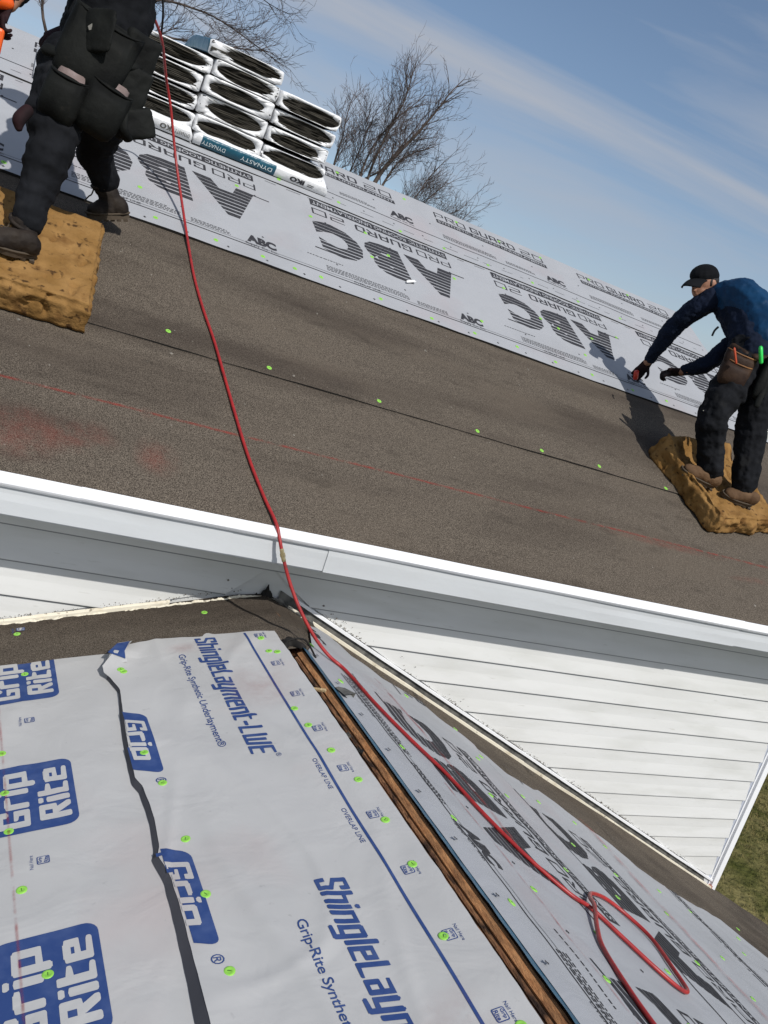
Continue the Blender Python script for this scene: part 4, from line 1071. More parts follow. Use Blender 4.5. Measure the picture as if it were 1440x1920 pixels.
tree('bare_tree', (5.55, 16.8, G0), [([(5.55, 16.8, G0), (5.55, 16.8, -1), (5.6, 16.8, 1.5), (5.55, 16.8, 3.2)], .16, .08),
     ([(5.55, 16.8, 3.1), (5.52, 16.8, 4.0), (5.50, 16.8, 4.6), (5.52, 16.8, 5.0)], .06, .018),
     ([(5.55, 16.8, 3.3), (5.8, 16.6, 4.1), (5.9, 16.6, 4.7), (5.95, 16.6, 5.2)], .05, .015)],
     'thin bare tree just right of the shingle bundles, beside the larger leaning tree', 23, TG)
tree('bare_tree', (8.4, 17.5, G0), [([(8.4, 17.5, G0), (8.4, 17.5, -1), (8.5, 17.5, 1.2), (8.5, 17.5, 2.4)], .15, .08),
     ([(8.5, 17.5, 2.4), (8.5, 17.5, 3.2), (8.6, 17.5, 3.9), (8.9, 17.5, 4.3)], .05, .015),
     ([(8.5, 17.5, 2.3), (8.8, 17.4, 3.1), (8.95, 17.4, 3.5), (9.1, 17.3, 4.0)], .04, .012),
     ([(8.4, 17.5, 2.4), (8.0, 17.5, 3.4), (8.1, 17.5, 4.1), (8.3, 17.4, 4.6)], .05, .015)],
     'low bare tree furthest right, only its upper twigs above the ridge', 31, TG)
tree('bare_tree', (-.4, 15, G0), [([(-.4, 15, G0), (-.35, 15, -1), (-.4, 15, 1.5), (-.3, 15, 3.4)], .30, .16),
     ([(-.3, 15, 3.4), (.5, 15, 5.2), (1.6, 15, 5.6), (2.6, 15, 5.5)], .065, .014),
     ([(-.3, 15, 3.6), (.2, 15, 5.9), (1.2, 15, 6.4), (2.3, 15, 6.3)], .065, .014),
     ([(-.3, 15, 3.4), (-.9, 15.2, 4.4), (-1.0, 15.3, 5.2), (-1.1, 15.3, 6.2)], .065, .014),
     ([(-.3, 15, 3.2), (-1.3, 14.8, 3.9), (-1.9, 14.7, 4.4), (-2.5, 14.6, 5.0)], .055, .014),
     ([(-.3, 15, 3.5), (-.2, 15.4, 5.0), (.0, 15.5, 6.5), (.5, 15.6, 7.8)], .065, .014),
     ([(-.2, 15, 3.9), (.6, 14.7, 4.7), (1.3, 14.6, 4.9), (2.0, 14.5, 5.1)], .06, .02)],
     'large bare spreading tree at top left behind the bundles and the left roofer', 47, TG)

# ================================================================== SHINGLE BUNDLES
def FB(u, v, h):            # frame of the stack: front at v, leaning back a little toward level
    a = math.radians(19); v0 = 2.70
    dv, dh = (v - v0), h
    return FM(u, v0 + dv * math.cos(a) + dh * math.sin(a), .03 + dh * math.cos(a) - dv * math.sin(a))
def bundle(u0, u1, h0, h1_, label, hole=(.5, .5, .40, .36), vf=2.715, L_=.82, seed=0, torn=0, teal=False):
    root = empty('shingle_bundle', FB((u0 + u1) / 2, vf + .3, h0), label, 'shingle bundle', 'white wrapped shingle bundles stacked on the roof')
    r = random.Random(seed); W_, H_ = u1 - u0, h1_ - h0
    N_ = 40; hole = (hole[0] + r.uniform(-.03, .03), hole[1] + r.uniform(-.03, .03), hole[2] * .98, hole[3] * 1.02)
    def outer(k, grow=0.0):
        a = 2 * math.pi * k / N_; c, s = math.cos(a), math.sin(a)
        e_ = .17; x = math.copysign(abs(c) ** e_, c); y = math.copysign(abs(s) ** e_, s)
        return (.5 + .5 * x * (1 + grow), .5 + .5 * y * (1 + grow))
    def inner(k):
        a = 2 * math.pi * k / N_; c, s = math.cos(a), math.sin(a); e_ = 1.0
        x = math.copysign(abs(c) ** e_, c); y = math.copysign(abs(s) ** e_, s)
        j = 1 + .05 * nz3(c * 2 + seed, s * 2) + torn * .5 * max(0, nz3(c * 1.5 + seed * 3, s * 1.5))
        sag = -.10 * (x * .5) * 1
        return (hole[0] + hole[2] * x * j, min(.97, max(.03, hole[1] + hole[3] * y * j + sag * 0)))
    bend = lambda d: -.35 * max(0, d - .50) ** 2 * 2.2
    def pt(x, y, d, out_=0):
        u = u0 + W_ * x; h = h0 + H_ * y
        dr = -.012 * math.sin(x * 3.14) * 0 + bend(d)
        j = .005 * nz3(x * 4 + seed * 3, y * 3, d * 6)
        return FB(u + j, vf + d + .012 * nz3(x * 3 + seed, y * 4) * (d < .05), h + dr + j * .6)
    vs, fs = [], []
    # front ring: hole lip -> mid -> outer, then back along the length
    rings = []
    lip = [pt(*inner(k), .012) for k in range(N_)]
    lip2 = [pt(*inner(k), .000) for k in range(N_)]
    mid = [pt(*[(inner(k)[i] + outer(k)[i]) / 2 for i in (0, 1)], -.010 + .014 * nz3(k * .9, seed)) for k in range(N_)]
    out0 = [pt(*outer(k, -.015), .002) for k in range(N_)]
    rings = [lip, lip2, mid, out0]
    for d in (.03, .12, .25, .38, .5, .6, .7, L_): rings.append([pt(*outer(k), d) for k in range(N_)])
    for R_ in rings: vs += R_
    for j in range(len(rings) - 1):
        for k in range(N_): a = j * N_ + k; b = j * N_ + (k + 1) % N_; fs.append((a, a + N_, b + N_, b))
    fs.append(tuple((len(rings) - 1) * N_ + k for k in range(N_)))
    mi = [0] * len(fs)
    if teal:
        for j in range(3, len(rings) - 1):
            for k in range(N_):
                if .35 * N_ < k < .65 * N_: mi[j * N_ + k] = 1
    add('wrapper', vs, fs, None, root, True, mats=[M['wrap'], M['wrap_teal']], midx=mi)
    # laminated shingle edges: thin uneven slabs
    vs, fs = [], []; n_ = 11
    for i in range(n_):
        y0, y1 = .04 + .92 * i / n_, .04 + .92 * (i + .62) / n_
        segs = 10; st = len(vs)
        dd = r.uniform(-.006, .006)
        for q in range(segs + 1):
            x = .03 + .94 * q / segs; w = .006 * nz3(x * 9, i * 3.3 + seed) + (.006 if r.random() < .25 else 0)
            for (yy, d) in ((y0, dd + w), (y1, dd + w), (y1, L_ - .05), (y0, L_ - .05)): vs.append(pt(x, yy + .012 * nz3(x * 5, i + seed), d))
        for q in range(segs):
            for e_ in range(4): a = st + q * 4 + e_; b = st + q * 4 + (e_ + 1) % 4; fs.append((a, b, b + 4, a + 4))
    add('shingle_edges', vs, fs, M['shingle'], root)
    return root
B_ = [('m1', -.353, .035, .060, .150, (.50, .44, .44, .40), 1, 0, 'bottom bundle of the middle column, its wrapper torn open in front'),
      ('m2', -.362, .028, .152, .252, (.50, .48, .40, .40), 2, 0, 'second bundle from the bottom of the middle column'),
      ('m3', -.365, .028, .256, .350, (.48, .50, .40, .36), 3, 0, 'third bundle from the bottom of the middle column'),
      ('m4', -.338, .030, .354, .436, (.48, .50, .42, .42), 4, 0, 'fourth bundle from the bottom of the middle column, just under the topmost one'),
      ('r1', .045, .420, .058, .140, (.50, .46, .48, .46), 6, 1, 'bottom bundle of the right column with its wrapper fallen open'),
      ('r2', .035, .405, .160, .240, (.46, .44, .40, .38), 7, 0, 'second bundle from the bottom of the right column'),
      ('r3', .035, .412, .250, .332, (.52, .48, .45, .42), 8, 0, 'third bundle from the bottom of the right column'),
      ('r4', .035, .405, .345, .430, (.52, .42, .47, .42), 9, 0, 'topmost bundle of the right column'),
      ('l1', -.720, -.355, .062, .140, (.50, .5, .45, .42), 10, 0, 'bottom bundle of the left column beside the left roofer'),
      ('l2', -.725, -.366, .152, .232, (.50, .5, .45, .42), 11, 0, 'second bundle from the bottom of the left column'),
      ('l3', -.728, -.372, .244, .332, (.50, .5, .43, .40), 12, 0, 'third bundle from the bottom of the left column'),
      ('l4', -.722, -.345, .346, .428, (.50, .48, .42, .40), 13, 0, 'topmost bundle of the left column, behind the red hose')]
for nm, u0, u1, h0, h1_, hole, sd, torn, lab in B_:
    bundle(u0, u1, h0, h1_, lab, hole, seed=sd, torn=torn, vf=2.715 + .006 * (sd % 3))
bundle(-.395, .025, .440, .515, 'topmost bundle of the whole stack, with a teal side, on the middle column', (.58, .52, .36, .38), seed=5, teal=True)
# long bundles lying along the eave direction under the stack
def long_bundle(u0, u1, label, teal):
    root = empty('shingle_bundle', FM((u0 + u1) / 2, 2.86, .03), label, 'shingle bundle', 'white wrapped shingle bundles stacked on the roof')
    vs, fs = [], []; prof = [(2.705, .000), (2.697, .008), (2.697, .050), (2.707, .060), (2.80, .061), (2.95, .052), (3.02, .045), (3.03, .0)]
    xs = np.linspace(u0, u1, 40); K = len(prof)
    for i, x in enumerate(xs):
        e_ = min(1, min(i, 39 - i) / 2 + .55)
        for k, (v, h) in enumerate(prof): vs.append(FM(x, v + .002 * nz3(x * 14, k), .030 + h * e_ + .0015 * nz3(x * 11, k + 4)))
    mi = []
    for i in range(39):
        for k in range(K - 1):
            q = i * K + k; fs.append((q, q + K, q + K + 1, q + 1)); mi.append(1 if teal and k in (0, 1, 2) and u0 + .03 < xs[i] < .13 else 0)
    fs.append(tuple(range(K))); mi.append(0); fs.append(tuple(39 * K + k for k in reversed(range(K)))); mi.append(0)
    add('wrapper', vs, fs, None, root, True, mats=[M['wrap'], M['wrap_teal']], midx=mi)
    f = lambda s, t, off=0: FM(s, 2.6955 - off, .03 + t)
    if teal:
        letter('DYNASTY', (-.07, .018, .115, .040), f, M['ink_white'], root, bold=.0, rot180=True, cell=0, off=.0008, shear=.0)
        letter('DYNASTY', (-.29, .018, -.16, .040), f, M['ink_white'], root, bold=.0, rot180=True, cell=0, off=.0008)
        letter('IKO', (.225, .015, .315, .044), f, INK, root, bold=.06, rot180=True, cell=0, off=.0008)
        rules([(.335, .02, .37, .024), (.335, .03, .375, .034)], f, INK, root, off=.0008)
    else:
        letter('IKO', (-.52, .015, -.45, .044), f, M['flash_grey'], root, bold=.03, rot180=True, cell=0, off=.0008)
        letter('DYNASTY', (-.44, .018, -.36, .040), f, M['flash_grey'], root, rot180=True, cell=0, off=.0008)
    return root
long_bundle(-.335, .462, 'long white bundle with a teal printed side lying under the stack', True)
long_bundle(-1.15, -.345, 'long bundle with grey lettering under the left column, partly behind the left roofer', False)

# ================================================================== PEOPLE HELPERS
def organic(name, limbs, m, parent, voxel=.007, smooth=4, folds=None, ripple=0, blobs=()):
    """limbs: list of (points, radii); ellipsoid blobs: (centre, (rx,ry,rz), rotation matrix) -> one continuous surface"""
    vs, fs = [], []
    for pts, rad in limbs:
        if len(pts) == len(rad) and len(pts) > 1:
            SB = 9 if ripple else 5; sp = smooth_path(pts, SB); n_ = len(sp); rr = []
            for i in range(n_):
                t = i / SB; a = min(int(t), len(rad) - 2); f = t - a; f = f * f * (3 - 2 * f)
                ra = rad[a] if isinstance(rad[a], tuple) else (rad[a],) * 2; rb = rad[a + 1] if isinstance(rad[a + 1], tuple) else (rad[a + 1],) * 2
                rr.append(tuple(ra[k] + (rb[k] - ra[k]) * f for k in (0, 1)))
            if ripple: rr = [tuple(x * (1 + ripple * (nz3(i * .55, len(vs) * .01, 3.3) + .5 * nz3(i * 1.3, 7, len(vs) * .01))) for x in q_) for i, q_ in enumerate(rr)]
            # rounded ends
            d0 = (sp[0] - sp[1]).normalized(); d1 = (sp[-1] - sp[-2]).normalized()
            sp = [sp[0] + d0 * min(rr[0]) * .75, sp[0] + d0 * min(rr[0]) * .45] + sp + [sp[-1] + d1 * min(rr[-1]) * .45, sp[-1] + d1 * min(rr[-1]) * .75]
            sc_ = lambda r_, k: (r_[0] * k, r_[1] * k)
            rr = [sc_(rr[0], .35), sc_(rr[0], .8)] + rr + [sc_(rr[-1], .8), sc_(rr[-1], .35)]
            v, f = tube_vf(sp, rr, 12, len(vs), True); vs += v; fs += f
    for c, (rx, ry, rz), R_ in blobs:
        b0 = len(vs); nu, nv = 14, 10
        for j in range(1, nv):
            ph = math.pi * j / nv
            for i in range(nu):
                th = 2 * math.pi * i / nu
                p = R_ @ Vector((rx * math.sin(ph) * math.cos(th), ry * math.sin(ph) * math.sin(th), rz * math.cos(ph))) + Vector(c); vs.append(tuple(p))
        top = len(vs); vs.append(tuple(R_ @ Vector((0, 0, rz)) + Vector(c))); vs.append(tuple(R_ @ Vector((0, 0, -rz)) + Vector(c)))
        for j in range(nv - 2):
            for i in range(nu): a = b0 + j * nu + i; b = b0 + j * nu + (i + 1) % nu; fs.append((a, a + nu, b + nu, b))
        for i in range(nu):
            fs.append((top, b0 + i, b0 + (i + 1) % nu)); fs.append((top + 1, b0 + (nv - 2) * nu + (i + 1) % nu, b0 + (nv - 2) * nu + i))
    o = add(name, vs, fs, m, parent, True)
    md = o.modifiers.new('remesh', 'REMESH'); md.mode = 'VOXEL'; md.voxel_size = voxel; md.use_smooth_shade = True
    if smooth: s_ = o.modifiers.new('smooth', 'SMOOTH'); s_.iterations = smooth; s_.factor = .6
    if folds:
        for (sz, st) in folds:
            tx = bpy.data.textures.new('folds', 'CLOUDS'); tx.noise_scale = sz; tx.noise_depth = 3
            d = o.modifiers.new('folds', 'DISPLACE'); d.texture = tx; d.texture_coords = 'GLOBAL'; d.strength = st; d.mid_level = .5
    return o
def rot_to(fwd, up=(0, 0, 1)):
    f = Vector(fwd).normalized(); s = f.cross(Vector(up)).normalized(); u = s.cross(f)
    return Matrix((f, -s, u)).transposed()       # local x forward, y left, z up
def hand(name, wrist, d, palm_n, m, parent, curl=.9, thumb=1, k=.85):
    """five separate curled fingers on a palm; d = direction wrist->fingers, palm_n = palm normal"""
    d = Vector(d).normalized(); n_ = (Vector(palm_n) - d * Vector(palm_n).dot(d)).normalized(); s = d.cross(n_)
    W = Vector(wrist); limbs = [([W - d * .02, W + d * .02, W + d * .075 * k], [(.020 * k, .028 * k), (.017 * k, .034 * k), (.013 * k, .038 * k)])]
    for i, (off, ln) in enumerate(((-.030, .068), (-.010, .078), (.011, .073), (.030, .058))):
        p = W + d * (.078 * k) + s * off * k; dd = d.copy(); pts = [p - d * .012]; 
        for q, fr in enumerate((.45, .32, .23)):
            dd = (Matrix.Rotation(curl * (.55 + .2 * q + .06 * i), 3, s) @ dd) if True else dd
            p = p + dd * ln * fr * k; pts.append(p.copy())
        limbs.append((pts, [.0088 * k, .0085 * k, .0078 * k, .0066 * k]))
    p = W + d * .025 * k - s * .030 * k * thumb; dd = (d * .75 - s * .75 * thumb + n_ * .35).normalized()
    p2 = p + dd * .038 * k; dd2 = (d * .9 + n_ * .45 - s * .1 * thumb).normalized(); p3 = p2 + dd2 * .028 * k; limbs.append(([p - dd * .015, p, p2, p3], [.012 * k, .011 * k, .0095 * k, .008 * k]))
    return organic(name, limbs, m, parent, voxel=.0034, smooth=2)

# ================================================================== RIGHT ROOFER
manR = empty('person', (2.55, .42, .90), 'roofer in black cap and blue vest bending over to mark the underlayment', 'person')
hd = Vector((2.425, .965, 1.955)); fw = Vector((-.90, -.18, -.40)); RH = rot_to(fw, (-.30, .1, .95))
def hp(x, y, z): return tuple(hd + RH @ Vector((x, y, z)))
head_blobs = [(hp(0, 0, .012), (.082, .066, .080), RH), (hp(.030, 0, -.040), (.050, .048, .055), RH), (hp(.052, 0, -.070), (.022, .026, .018), RH),
              (hp(.084, 0, -.022), (.014, .011, .020), RH), (hp(.090, 0, -.034), (.012, .013, .009), RH), (hp(.066, 0, .008), (.018, .048, .010), RH),
              (hp(.075, 0, -.054), (.011, .020, .006), RH), (hp(.073, 0, -.063), (.010, .018, .006), RH),
              (hp(-.008, .066, -.012), (.018, .008, .026), RH), (hp(-.008, -.066, -.012), (.018, .008, .026), RH)]
body_limbs = [([hp(-.02, 0, -.04), (2.475, .905, 1.90), (2.52, .83, 1.86), (2.53, .68, 1.76), (2.52, .52, 1.62)], [.046, .044, (.05, .07), (.06, .08), (.06, .08)]),
    ([(2.51, .86, 1.87), (2.455, .90, 1.85), (2.407, 1.035, 1.680), (2.466, 1.215, 1.445)], [.035, .036, .034, .026]),
    ([(2.60, .75, 1.80), (2.61, .75, 1.72), (2.52, .79, 1.53), (2.455, .90, 1.44)], [.03, .03, .032, .026]),
    ([(2.45, .50, 1.57), (2.335, .425, 1.25), (2.47, .42, .95)], [.06, .04, .034]),
    ([(2.60, .46, 1.57), (2.585, .385, 1.27), (2.66, .335, .91)], [.06, .04, .034])]
organic('body', body_limbs, M['skin'], manR, voxel=.0055, smooth=3, blobs=head_blobs)
for s in (1, -1):
    v, f = tube_vf([hp(.076, .026 * s, .000), hp(.081, .026 * s, .000)], [.008, .004], 8); add('eye', v, f, M['glass_eye'], manR, True)
organic('hair', [], M['hair'], manR, voxel=.005, smooth=2, blobs=[(hp(-.022, 0, .006), (.076, .071, .074), RH), (hp(-.062, 0, -.030), (.032, .055, .035), RH), (hp(.012, .060, .000), (.012, .008, .024), RH), (hp(.012, -.060, .000), (.012, .008, .024), RH)])
# cap: crown and peak
organic('cap_crown', [], M['black_cloth'], manR, voxel=.005, smooth=2, blobs=[(hp(-.004, 0, .042), (.090, .074, .060), RH), (hp(-.03, 0, .030), (.065, .072, .055), RH)])
vs, fs = [], []
for j in range(9):
    for i in range(13):
        a = (i / 12 - .5) * 2; r_ = j / 8
        x = .055 + (.105 * math.sqrt(max(0, 1 - .72 * a * a))) * r_; y = .066 * a * (1 - .1 * r_)
        vs.append(hp(x, y, .028 - .018 * a * a - .030 * r_ * r_))
for j in range(8):
    for i in range(12): k = j * 13 + i; fs.append((k, k + 1, k + 14, k + 13))
o = add('cap_peak', vs, fs, M['black_cloth'], manR, True); sm = o.modifiers.new('s', 'SOLIDIFY'); sm.thickness = .006
# jumper and vest
organic('jumper', [([(2.475, .90, 1.885), (2.53, .80, 1.86), (2.545, .66, 1.77), (2.53, .53, 1.64), (2.52, .50, 1.58)], [(.055, .06), (.085, .115), (.105, .13), (.10, .13), (.10, .125)]),
    ([(2.54, .85, 1.895), (2.45, .89, 1.862), (2.405, 1.035, 1.680), (2.462, 1.195, 1.470)], [.070, .070, .055, .037]),
    ([(2.60, .75, 1.82), (2.62, .75, 1.72), (2.52, .79, 1.53), (2.462, .885, 1.452)], [.062, .060, .050, .036])],
    M['navy'], manR, voxel=.0065, smooth=2, ripple=.10, folds=[(.06, .022), (.02, .008)])
organic('vest', [([(2.50, .87, 1.90), (2.545, .77, 1.885), (2.58, .66, 1.82), (2.58, .57, 1.735), (2.565, .53, 1.685)], [(.080, .105), (.115, .160), (.128, .168), (.122, .158), (.115, .150)])],
    M['blue_vest'], manR, voxel=.008, smooth=3, folds=[(.06, .018), (.02, .003)])
organic('vest_collar', [([(2.555, .90, 1.955), (2.60, .93, 1.985), (2.625, .96, 2.005)], [(.035, .05), (.028, .045), (.018, .03)])], M['black_cloth'], manR, voxel=.006)
v, f = tube_vf(smooth_path([(2.30, .60, 1.70), (2.285, .60, 1.675), (2.282, .60, 1.645)]), [.006] * 17, 6); add('vest_cord', v, f, M['black_cloth'], manR, True)
# trousers
organic('trousers', [([(2.535, .52, 1.67), (2.525, .50, 1.60), (2.52, .48, 1.52)], [(.105, .135), (.11, .14), (.105, .135)]),
    ([(2.46, .49, 1.56), (2.40, .455, 1.42), (2.335, .425, 1.25), (2.40, .420, 1.08), (2.462, .42, .955)], [.104, .100, .082, .072, .066]),
    ([(2.59, .46, 1.56), (2.595, .42, 1.42), (2.59, .385, 1.26), (2.625, .36, 1.08), (2.655, .335, .94)], [.104, .102, .084, .076, .068])],
    M['black_denim'], manR, voxel=.007, smooth=2, ripple=.11, folds=[(.07, .034), (.03, .008)])
def boot(ankle, heel, toe, m_up, m_sole, parent, top=.07, up=(0, -.5, .86), k=1.0):
    A, H_, T = Vector(ankle), Vector(heel), Vector(toe); T = H_ + (T - H_) * .90; U = Vector(up).normalized(); f = (T - H_).normalized()
    S0 = f.cross(U).normalized(); RB = Matrix((f, S0, U)).transposed(); LL = (T - H_).length
    organic('boot', [([A + (A - H_).normalized() * top * .25, A, H_ + (A - H_) * .45 + f * .02, H_ + U * .045 + f * .035], [.047 * k, .045 * k, .043 * k, .038 * k])], m_up, parent, voxel=.0045, smooth=2, folds=[(.03, .006)],
        blobs=[(tuple(H_ + f * LL * .20 + U * .040), (LL * .26, .036 * k, .048 * k), RB), (tuple(H_ + f * LL * .45 + U * .036), (LL * .30, .038 * k, .044 * k), RB),
               (tuple(H_ + f * LL * .72 + U * .026), (LL * .28, .045 * k, .032 * k), RB), (tuple(H_ + f * LL * .60 + U * .030), (LL * .26, .040 * k, .040 * k), RB)])
    s = f.cross(U).normalized(); vs, fs = [], []; L_ = (T - H_).length
    n_ = 22
    for lv in (0, 1, 2):
        for i in range(n_):
            a = 2 * math.pi * i / n_; x = math.cos(a); y = math.sin(a)
            wd = .036 + .008 * x - .006 * math.cos(2 * a) * (1 if x < .2 else 0)
            p = H_ + f * (L_ / 2 + x * (L_ / 2 + .006)) + s * y * wd * k + U * ((-.006, .006, .018)[lv])
            vs.append(tuple(p))
    for lv in range(2):
        for i in range(n_): a = lv * n_ + i; b = lv * n_ + (i + 1) % n_; fs.append((a, b, b + n_, a + n_))
    fs += [tuple(reversed(range(n_))), tuple(2 * n_ + i for i in range(n_))]
    so = add('sole', vs, fs, m_sole, parent)
    # treads
    for q in range(6):
        c = H_ + f * L_ * (.08 + .165 * q) - U * .010
        v, fc = box_vf(-.009, .009, -.030, .030, -.005, .005); R_ = Matrix((f, s, U)).transposed()
        add('tread', [R_ @ Vector(p) + c for p in v], fc, m_sole, parent)
    wl_ = [tuple(H_ + f * (L_ / 2 + math.cos(2 * math.pi * i / 24) * (L_ / 2 + .008)) + s * math.sin(2 * math.pi * i / 24) * (.040 + .008 * math.cos(2 * math.pi * i / 24)) * k + U * .017) for i in range(25)]
    v, fc = tube_vf(wl_, .0045, 6); add('welt', v, fc, m_sole, parent, True)
    AU = (A - H_).normalized(); v, fc = tube_vf([tuple(A + AU * .012 + (f * math.cos(q * .5236) + s * math.sin(q * .5236)) * .047 * k) for q in range(13)], .008, 8); add('collar', v, fc, m_up, parent, True)
    v, fc = tube_vf(smooth_path([A + f * .042 + U * .01 + s * .01, A + f * .060 - U * .02 - s * .012, A + f * .075 - U * .035 + s * .012, A + f * .095 - U * .05 - s * .008]), .003, 6)
    add('laces', v, fc, M['sole_tan'], parent, True)
boot((2.475, .420, .955), (2.515, .405, .885), (2.285, .480, .925), M['boot_brown'], M['sole_tan'], manR, k=.95)
boot((2.668, .335, .925), (2.735, .310, .855), (2.535, .375, .865), M['boot_brown'], M['sole_tan'], manR, k=.95)
g1 = hand('glove', (2.468, 1.215, 1.440), (-.10, .38, -.80), (-.6, -.5, -.3), M['glove'], manR, curl=.75, k=.92)
g2 = hand('glove', (2.455, .905, 1.436), (-.62, .45, -.25), (0, .4, -.9), M['glove'], manR, curl=.9, k=.92)
# tool belt
organic('tool_belt', [([(2.43, .41, 1.60), (2.52, .37, 1.62), (2.62, .39, 1.65)], [(.022, .02)] * 3), ([(2.40, .44, 1.60), (2.40, .55, 1.63)], [(.02, .02)] * 2)], M['leather_brown'], manR, voxel=.007)
def pouch(c, w, h, d, face, up, m, parent, rimm=None, lining=None, name='pouch', fill=0):
    """open-topped bag, flat back, rounded front"""
    F = Vector(face).normalized(); U = Vector(up); U = (U - F * U.dot(F)).normalized(); S = U.cross(F).normalized(); C0 = Vector(c)
    n_ = 20; vs, fs = [], []
    levels = [(0, .55, .10), (.06, .80, .55), (.25, .95, .9), (.6, 1.0, 1.0), (.9, 1.0, 1.08), (1.0, 1.02, 1.12)]
    for t, ws, ds in levels:
        for i in range(n_ + 1):
            a = math.pi * i / n_; x = math.cos(a) * w / 2 * ws; y = math.sin(a) ** .7 * d * ds
            dip = -h * .16 * math.sin(a) * (t > .95)
            vs.append(tuple(C0 + S * x + F * (y + .004 * nz3(x * 30, t * 5)) + U * (-h / 2 + h * t + dip)))
    K = n_ + 1
    for j in range(len(levels) - 1):
        for i in range(n_): a = j * K + i; fs.append((a, a + 1, a + 1 + K, a + K))
        fs.append((j * K + n_, j * K, j * K + K, j * K + K + n_))
    fs.append(tuple(reversed(range(K))))
    o = add(name, vs, fs, m, parent, True); sd = o.modifiers.new('s', 'SOLIDIFY'); sd.thickness = .006
    if rimm:
        top = [vs[5 * K + i] for i in range(K)]
        v, f = tube_vf(top, .0042, 6); add('pouch_rim', v, f, rimm, parent, True)
    if lining:
        vs2 = [tuple(C0 + S * (math.cos(math.pi * i / 12) * w * .40) + F * (.004 + math.sin(math.pi * i / 12) * d * .55) + U * (h * (.22 + .35 * t) + .006 * nz3(i * .9, t))) for t in (0, 1) for i in range(13)]
        add('pouch_lining', vs2, [(i, i + 1, i + 14, i + 13) for i in range(12)], lining, parent, True)
    return o
pouch((2.350, .425, 1.480), .15, .135, .050, (-.45, -.9, .12), (.15, .1, 1), M['leather_brown'], manR, rimm=M['leather_tan'])
pouch((2.35, .42, 1.550), .16, .085, .035, (-.45, -.9, .12), (.15, .1, 1), M['leather_brown'], manR, rimm=M['leather_tan'])
pouch((2.50, .355, 1.50), .085, .20, .035, (.0, -.95, .12), (.15, .1, 1), M['leather_black'], manR)
organic('tool_strap', [([(2.475, .35, 1.62), (2.485, .325, 1.50), (2.475, .31, 1.36)], [(.010, .018)] * 3)], M['leather_black'], manR, voxel=.005)
def stick(name, a, b, r0, m, lab, cat, seg=10, flat=1.0):
    v, f = tube_vf([a, Vector(a).lerp(Vector(b), .08), Vector(a).lerp(Vector(b), .9), b], [(r0 * .8, r0 * .8 * flat), (r0, r0 * flat), (r0, r0 * flat), (r0 * .6, r0 * .6 * flat)], seg); o = add(name, v, f, m, None, True)
    o['label'] = lab; o['category'] = cat; return o
stick('utility_knife', (2.425, .345, 1.575), (2.385, .355, 1.655), .019, M['green'], 'bright green knife handle standing in the tool belt of the right roofer', 'knife', flat=.6)
stick('carpenter_pencil', (2.285, .37, 1.53), (2.235, .375, 1.60), .012, M['redwood'], 'reddish flat tool handle in the brown pouch of the right roofer', 'tool handle', flat=.5)
stick('chalk_reel', (2.440, 1.232, 1.330), (2.418, 1.222, 1.378), .026, M['red'], 'red chalk reel held in the gloved hand of the right roofer', 'chalk reel', 14, .6)

# ================================================================== LEFT ROOFER
manL = empty('person', (-.95, .72, .98), 'roofer in black standing on the left foam pad, cut off above the waist', 'person')
HL = Vector((-1.08, .80, 2.52)); RL = rot_to((-.9, .1, -.45))
def hl(x, y, z): return tuple(HL + RL @ Vector((x, y, z)))
organic('body', [([hl(-.01, 0, -.03), (-1.03, .79, 2.40), (-1.0, .76, 2.20), (-.98, .74, 1.95), (-.98, .73, 1.75)], [.046, .05, (.06, .09), (.06, .09), (.06, .09)]),
    ([(-1.04, .66, 2.25), (-1.10, .58, 2.12), (-1.20, .46, 1.94), (-1.303, .36, 1.70)], [.03, .032, .03, .028]),
    ([(-.95, .88, 2.25), (-.98, 1.0, 2.0), (-1.1, .95, 1.80)], [.03, .03, .026]),
    ([(-1.02, .68, 1.66), (-1.07, .56, 1.32), (-1.09, .50, 1.07)], [.06, .035, .03]),
    ([(-.93, .80, 1.66), (-.905, .88, 1.43), (-.815, 1.0, 1.30)], [.055, .035, .03])], M['skin'], manL, voxel=.006, smooth=3,
    blobs=[(hl(0, 0, .012), (.082, .066, .085), RL), (hl(.03, 0, -.04), (.05, .048, .055), RL), (hl(.085, 0, -.02), (.014, .011, .02), RL), (hl(-.008, .066, -.012), (.018, .008, .026), RL), (hl(-.008, -.066, -.012), (.018, .008, .026), RL)])
organic('hair', [], M['hair'], manL, voxel=.006, blobs=[(hl(-.02, 0, .02), (.08, .072, .082), RL)])
for s in (1, -1):
    v, f = tube_vf([hl(.076, .026 * s, .0), hl(.082, .026 * s, .0)], [.008, .004], 8); add('eye', v, f, M['glass_eye'], manL, True)
organic('jacket', [([(-1.02, .78, 2.34), (-1.0, .76, 2.18), (-.98, .75, 1.98), (-.975, .73, 1.82), (-.97, .72, 1.74)], [(.07, .07), (.11, .15), (.125, .165), (.13, .17), (.125, .165)]),
    ([(-1.04, .66, 2.25), (-1.10, .58, 2.12), (-1.20, .46, 1.94), (-1.30, .37, 1.73)], [.07, .062, .055, .042]),
    ([(-.95, .88, 2.25), (-.98, 1.0, 2.0), (-1.08, .96, 1.84)], [.068, .058, .045])], M['black_cloth'], manL, voxel=.008, smooth=3, folds=[(.07, .034), (.03, .008)])
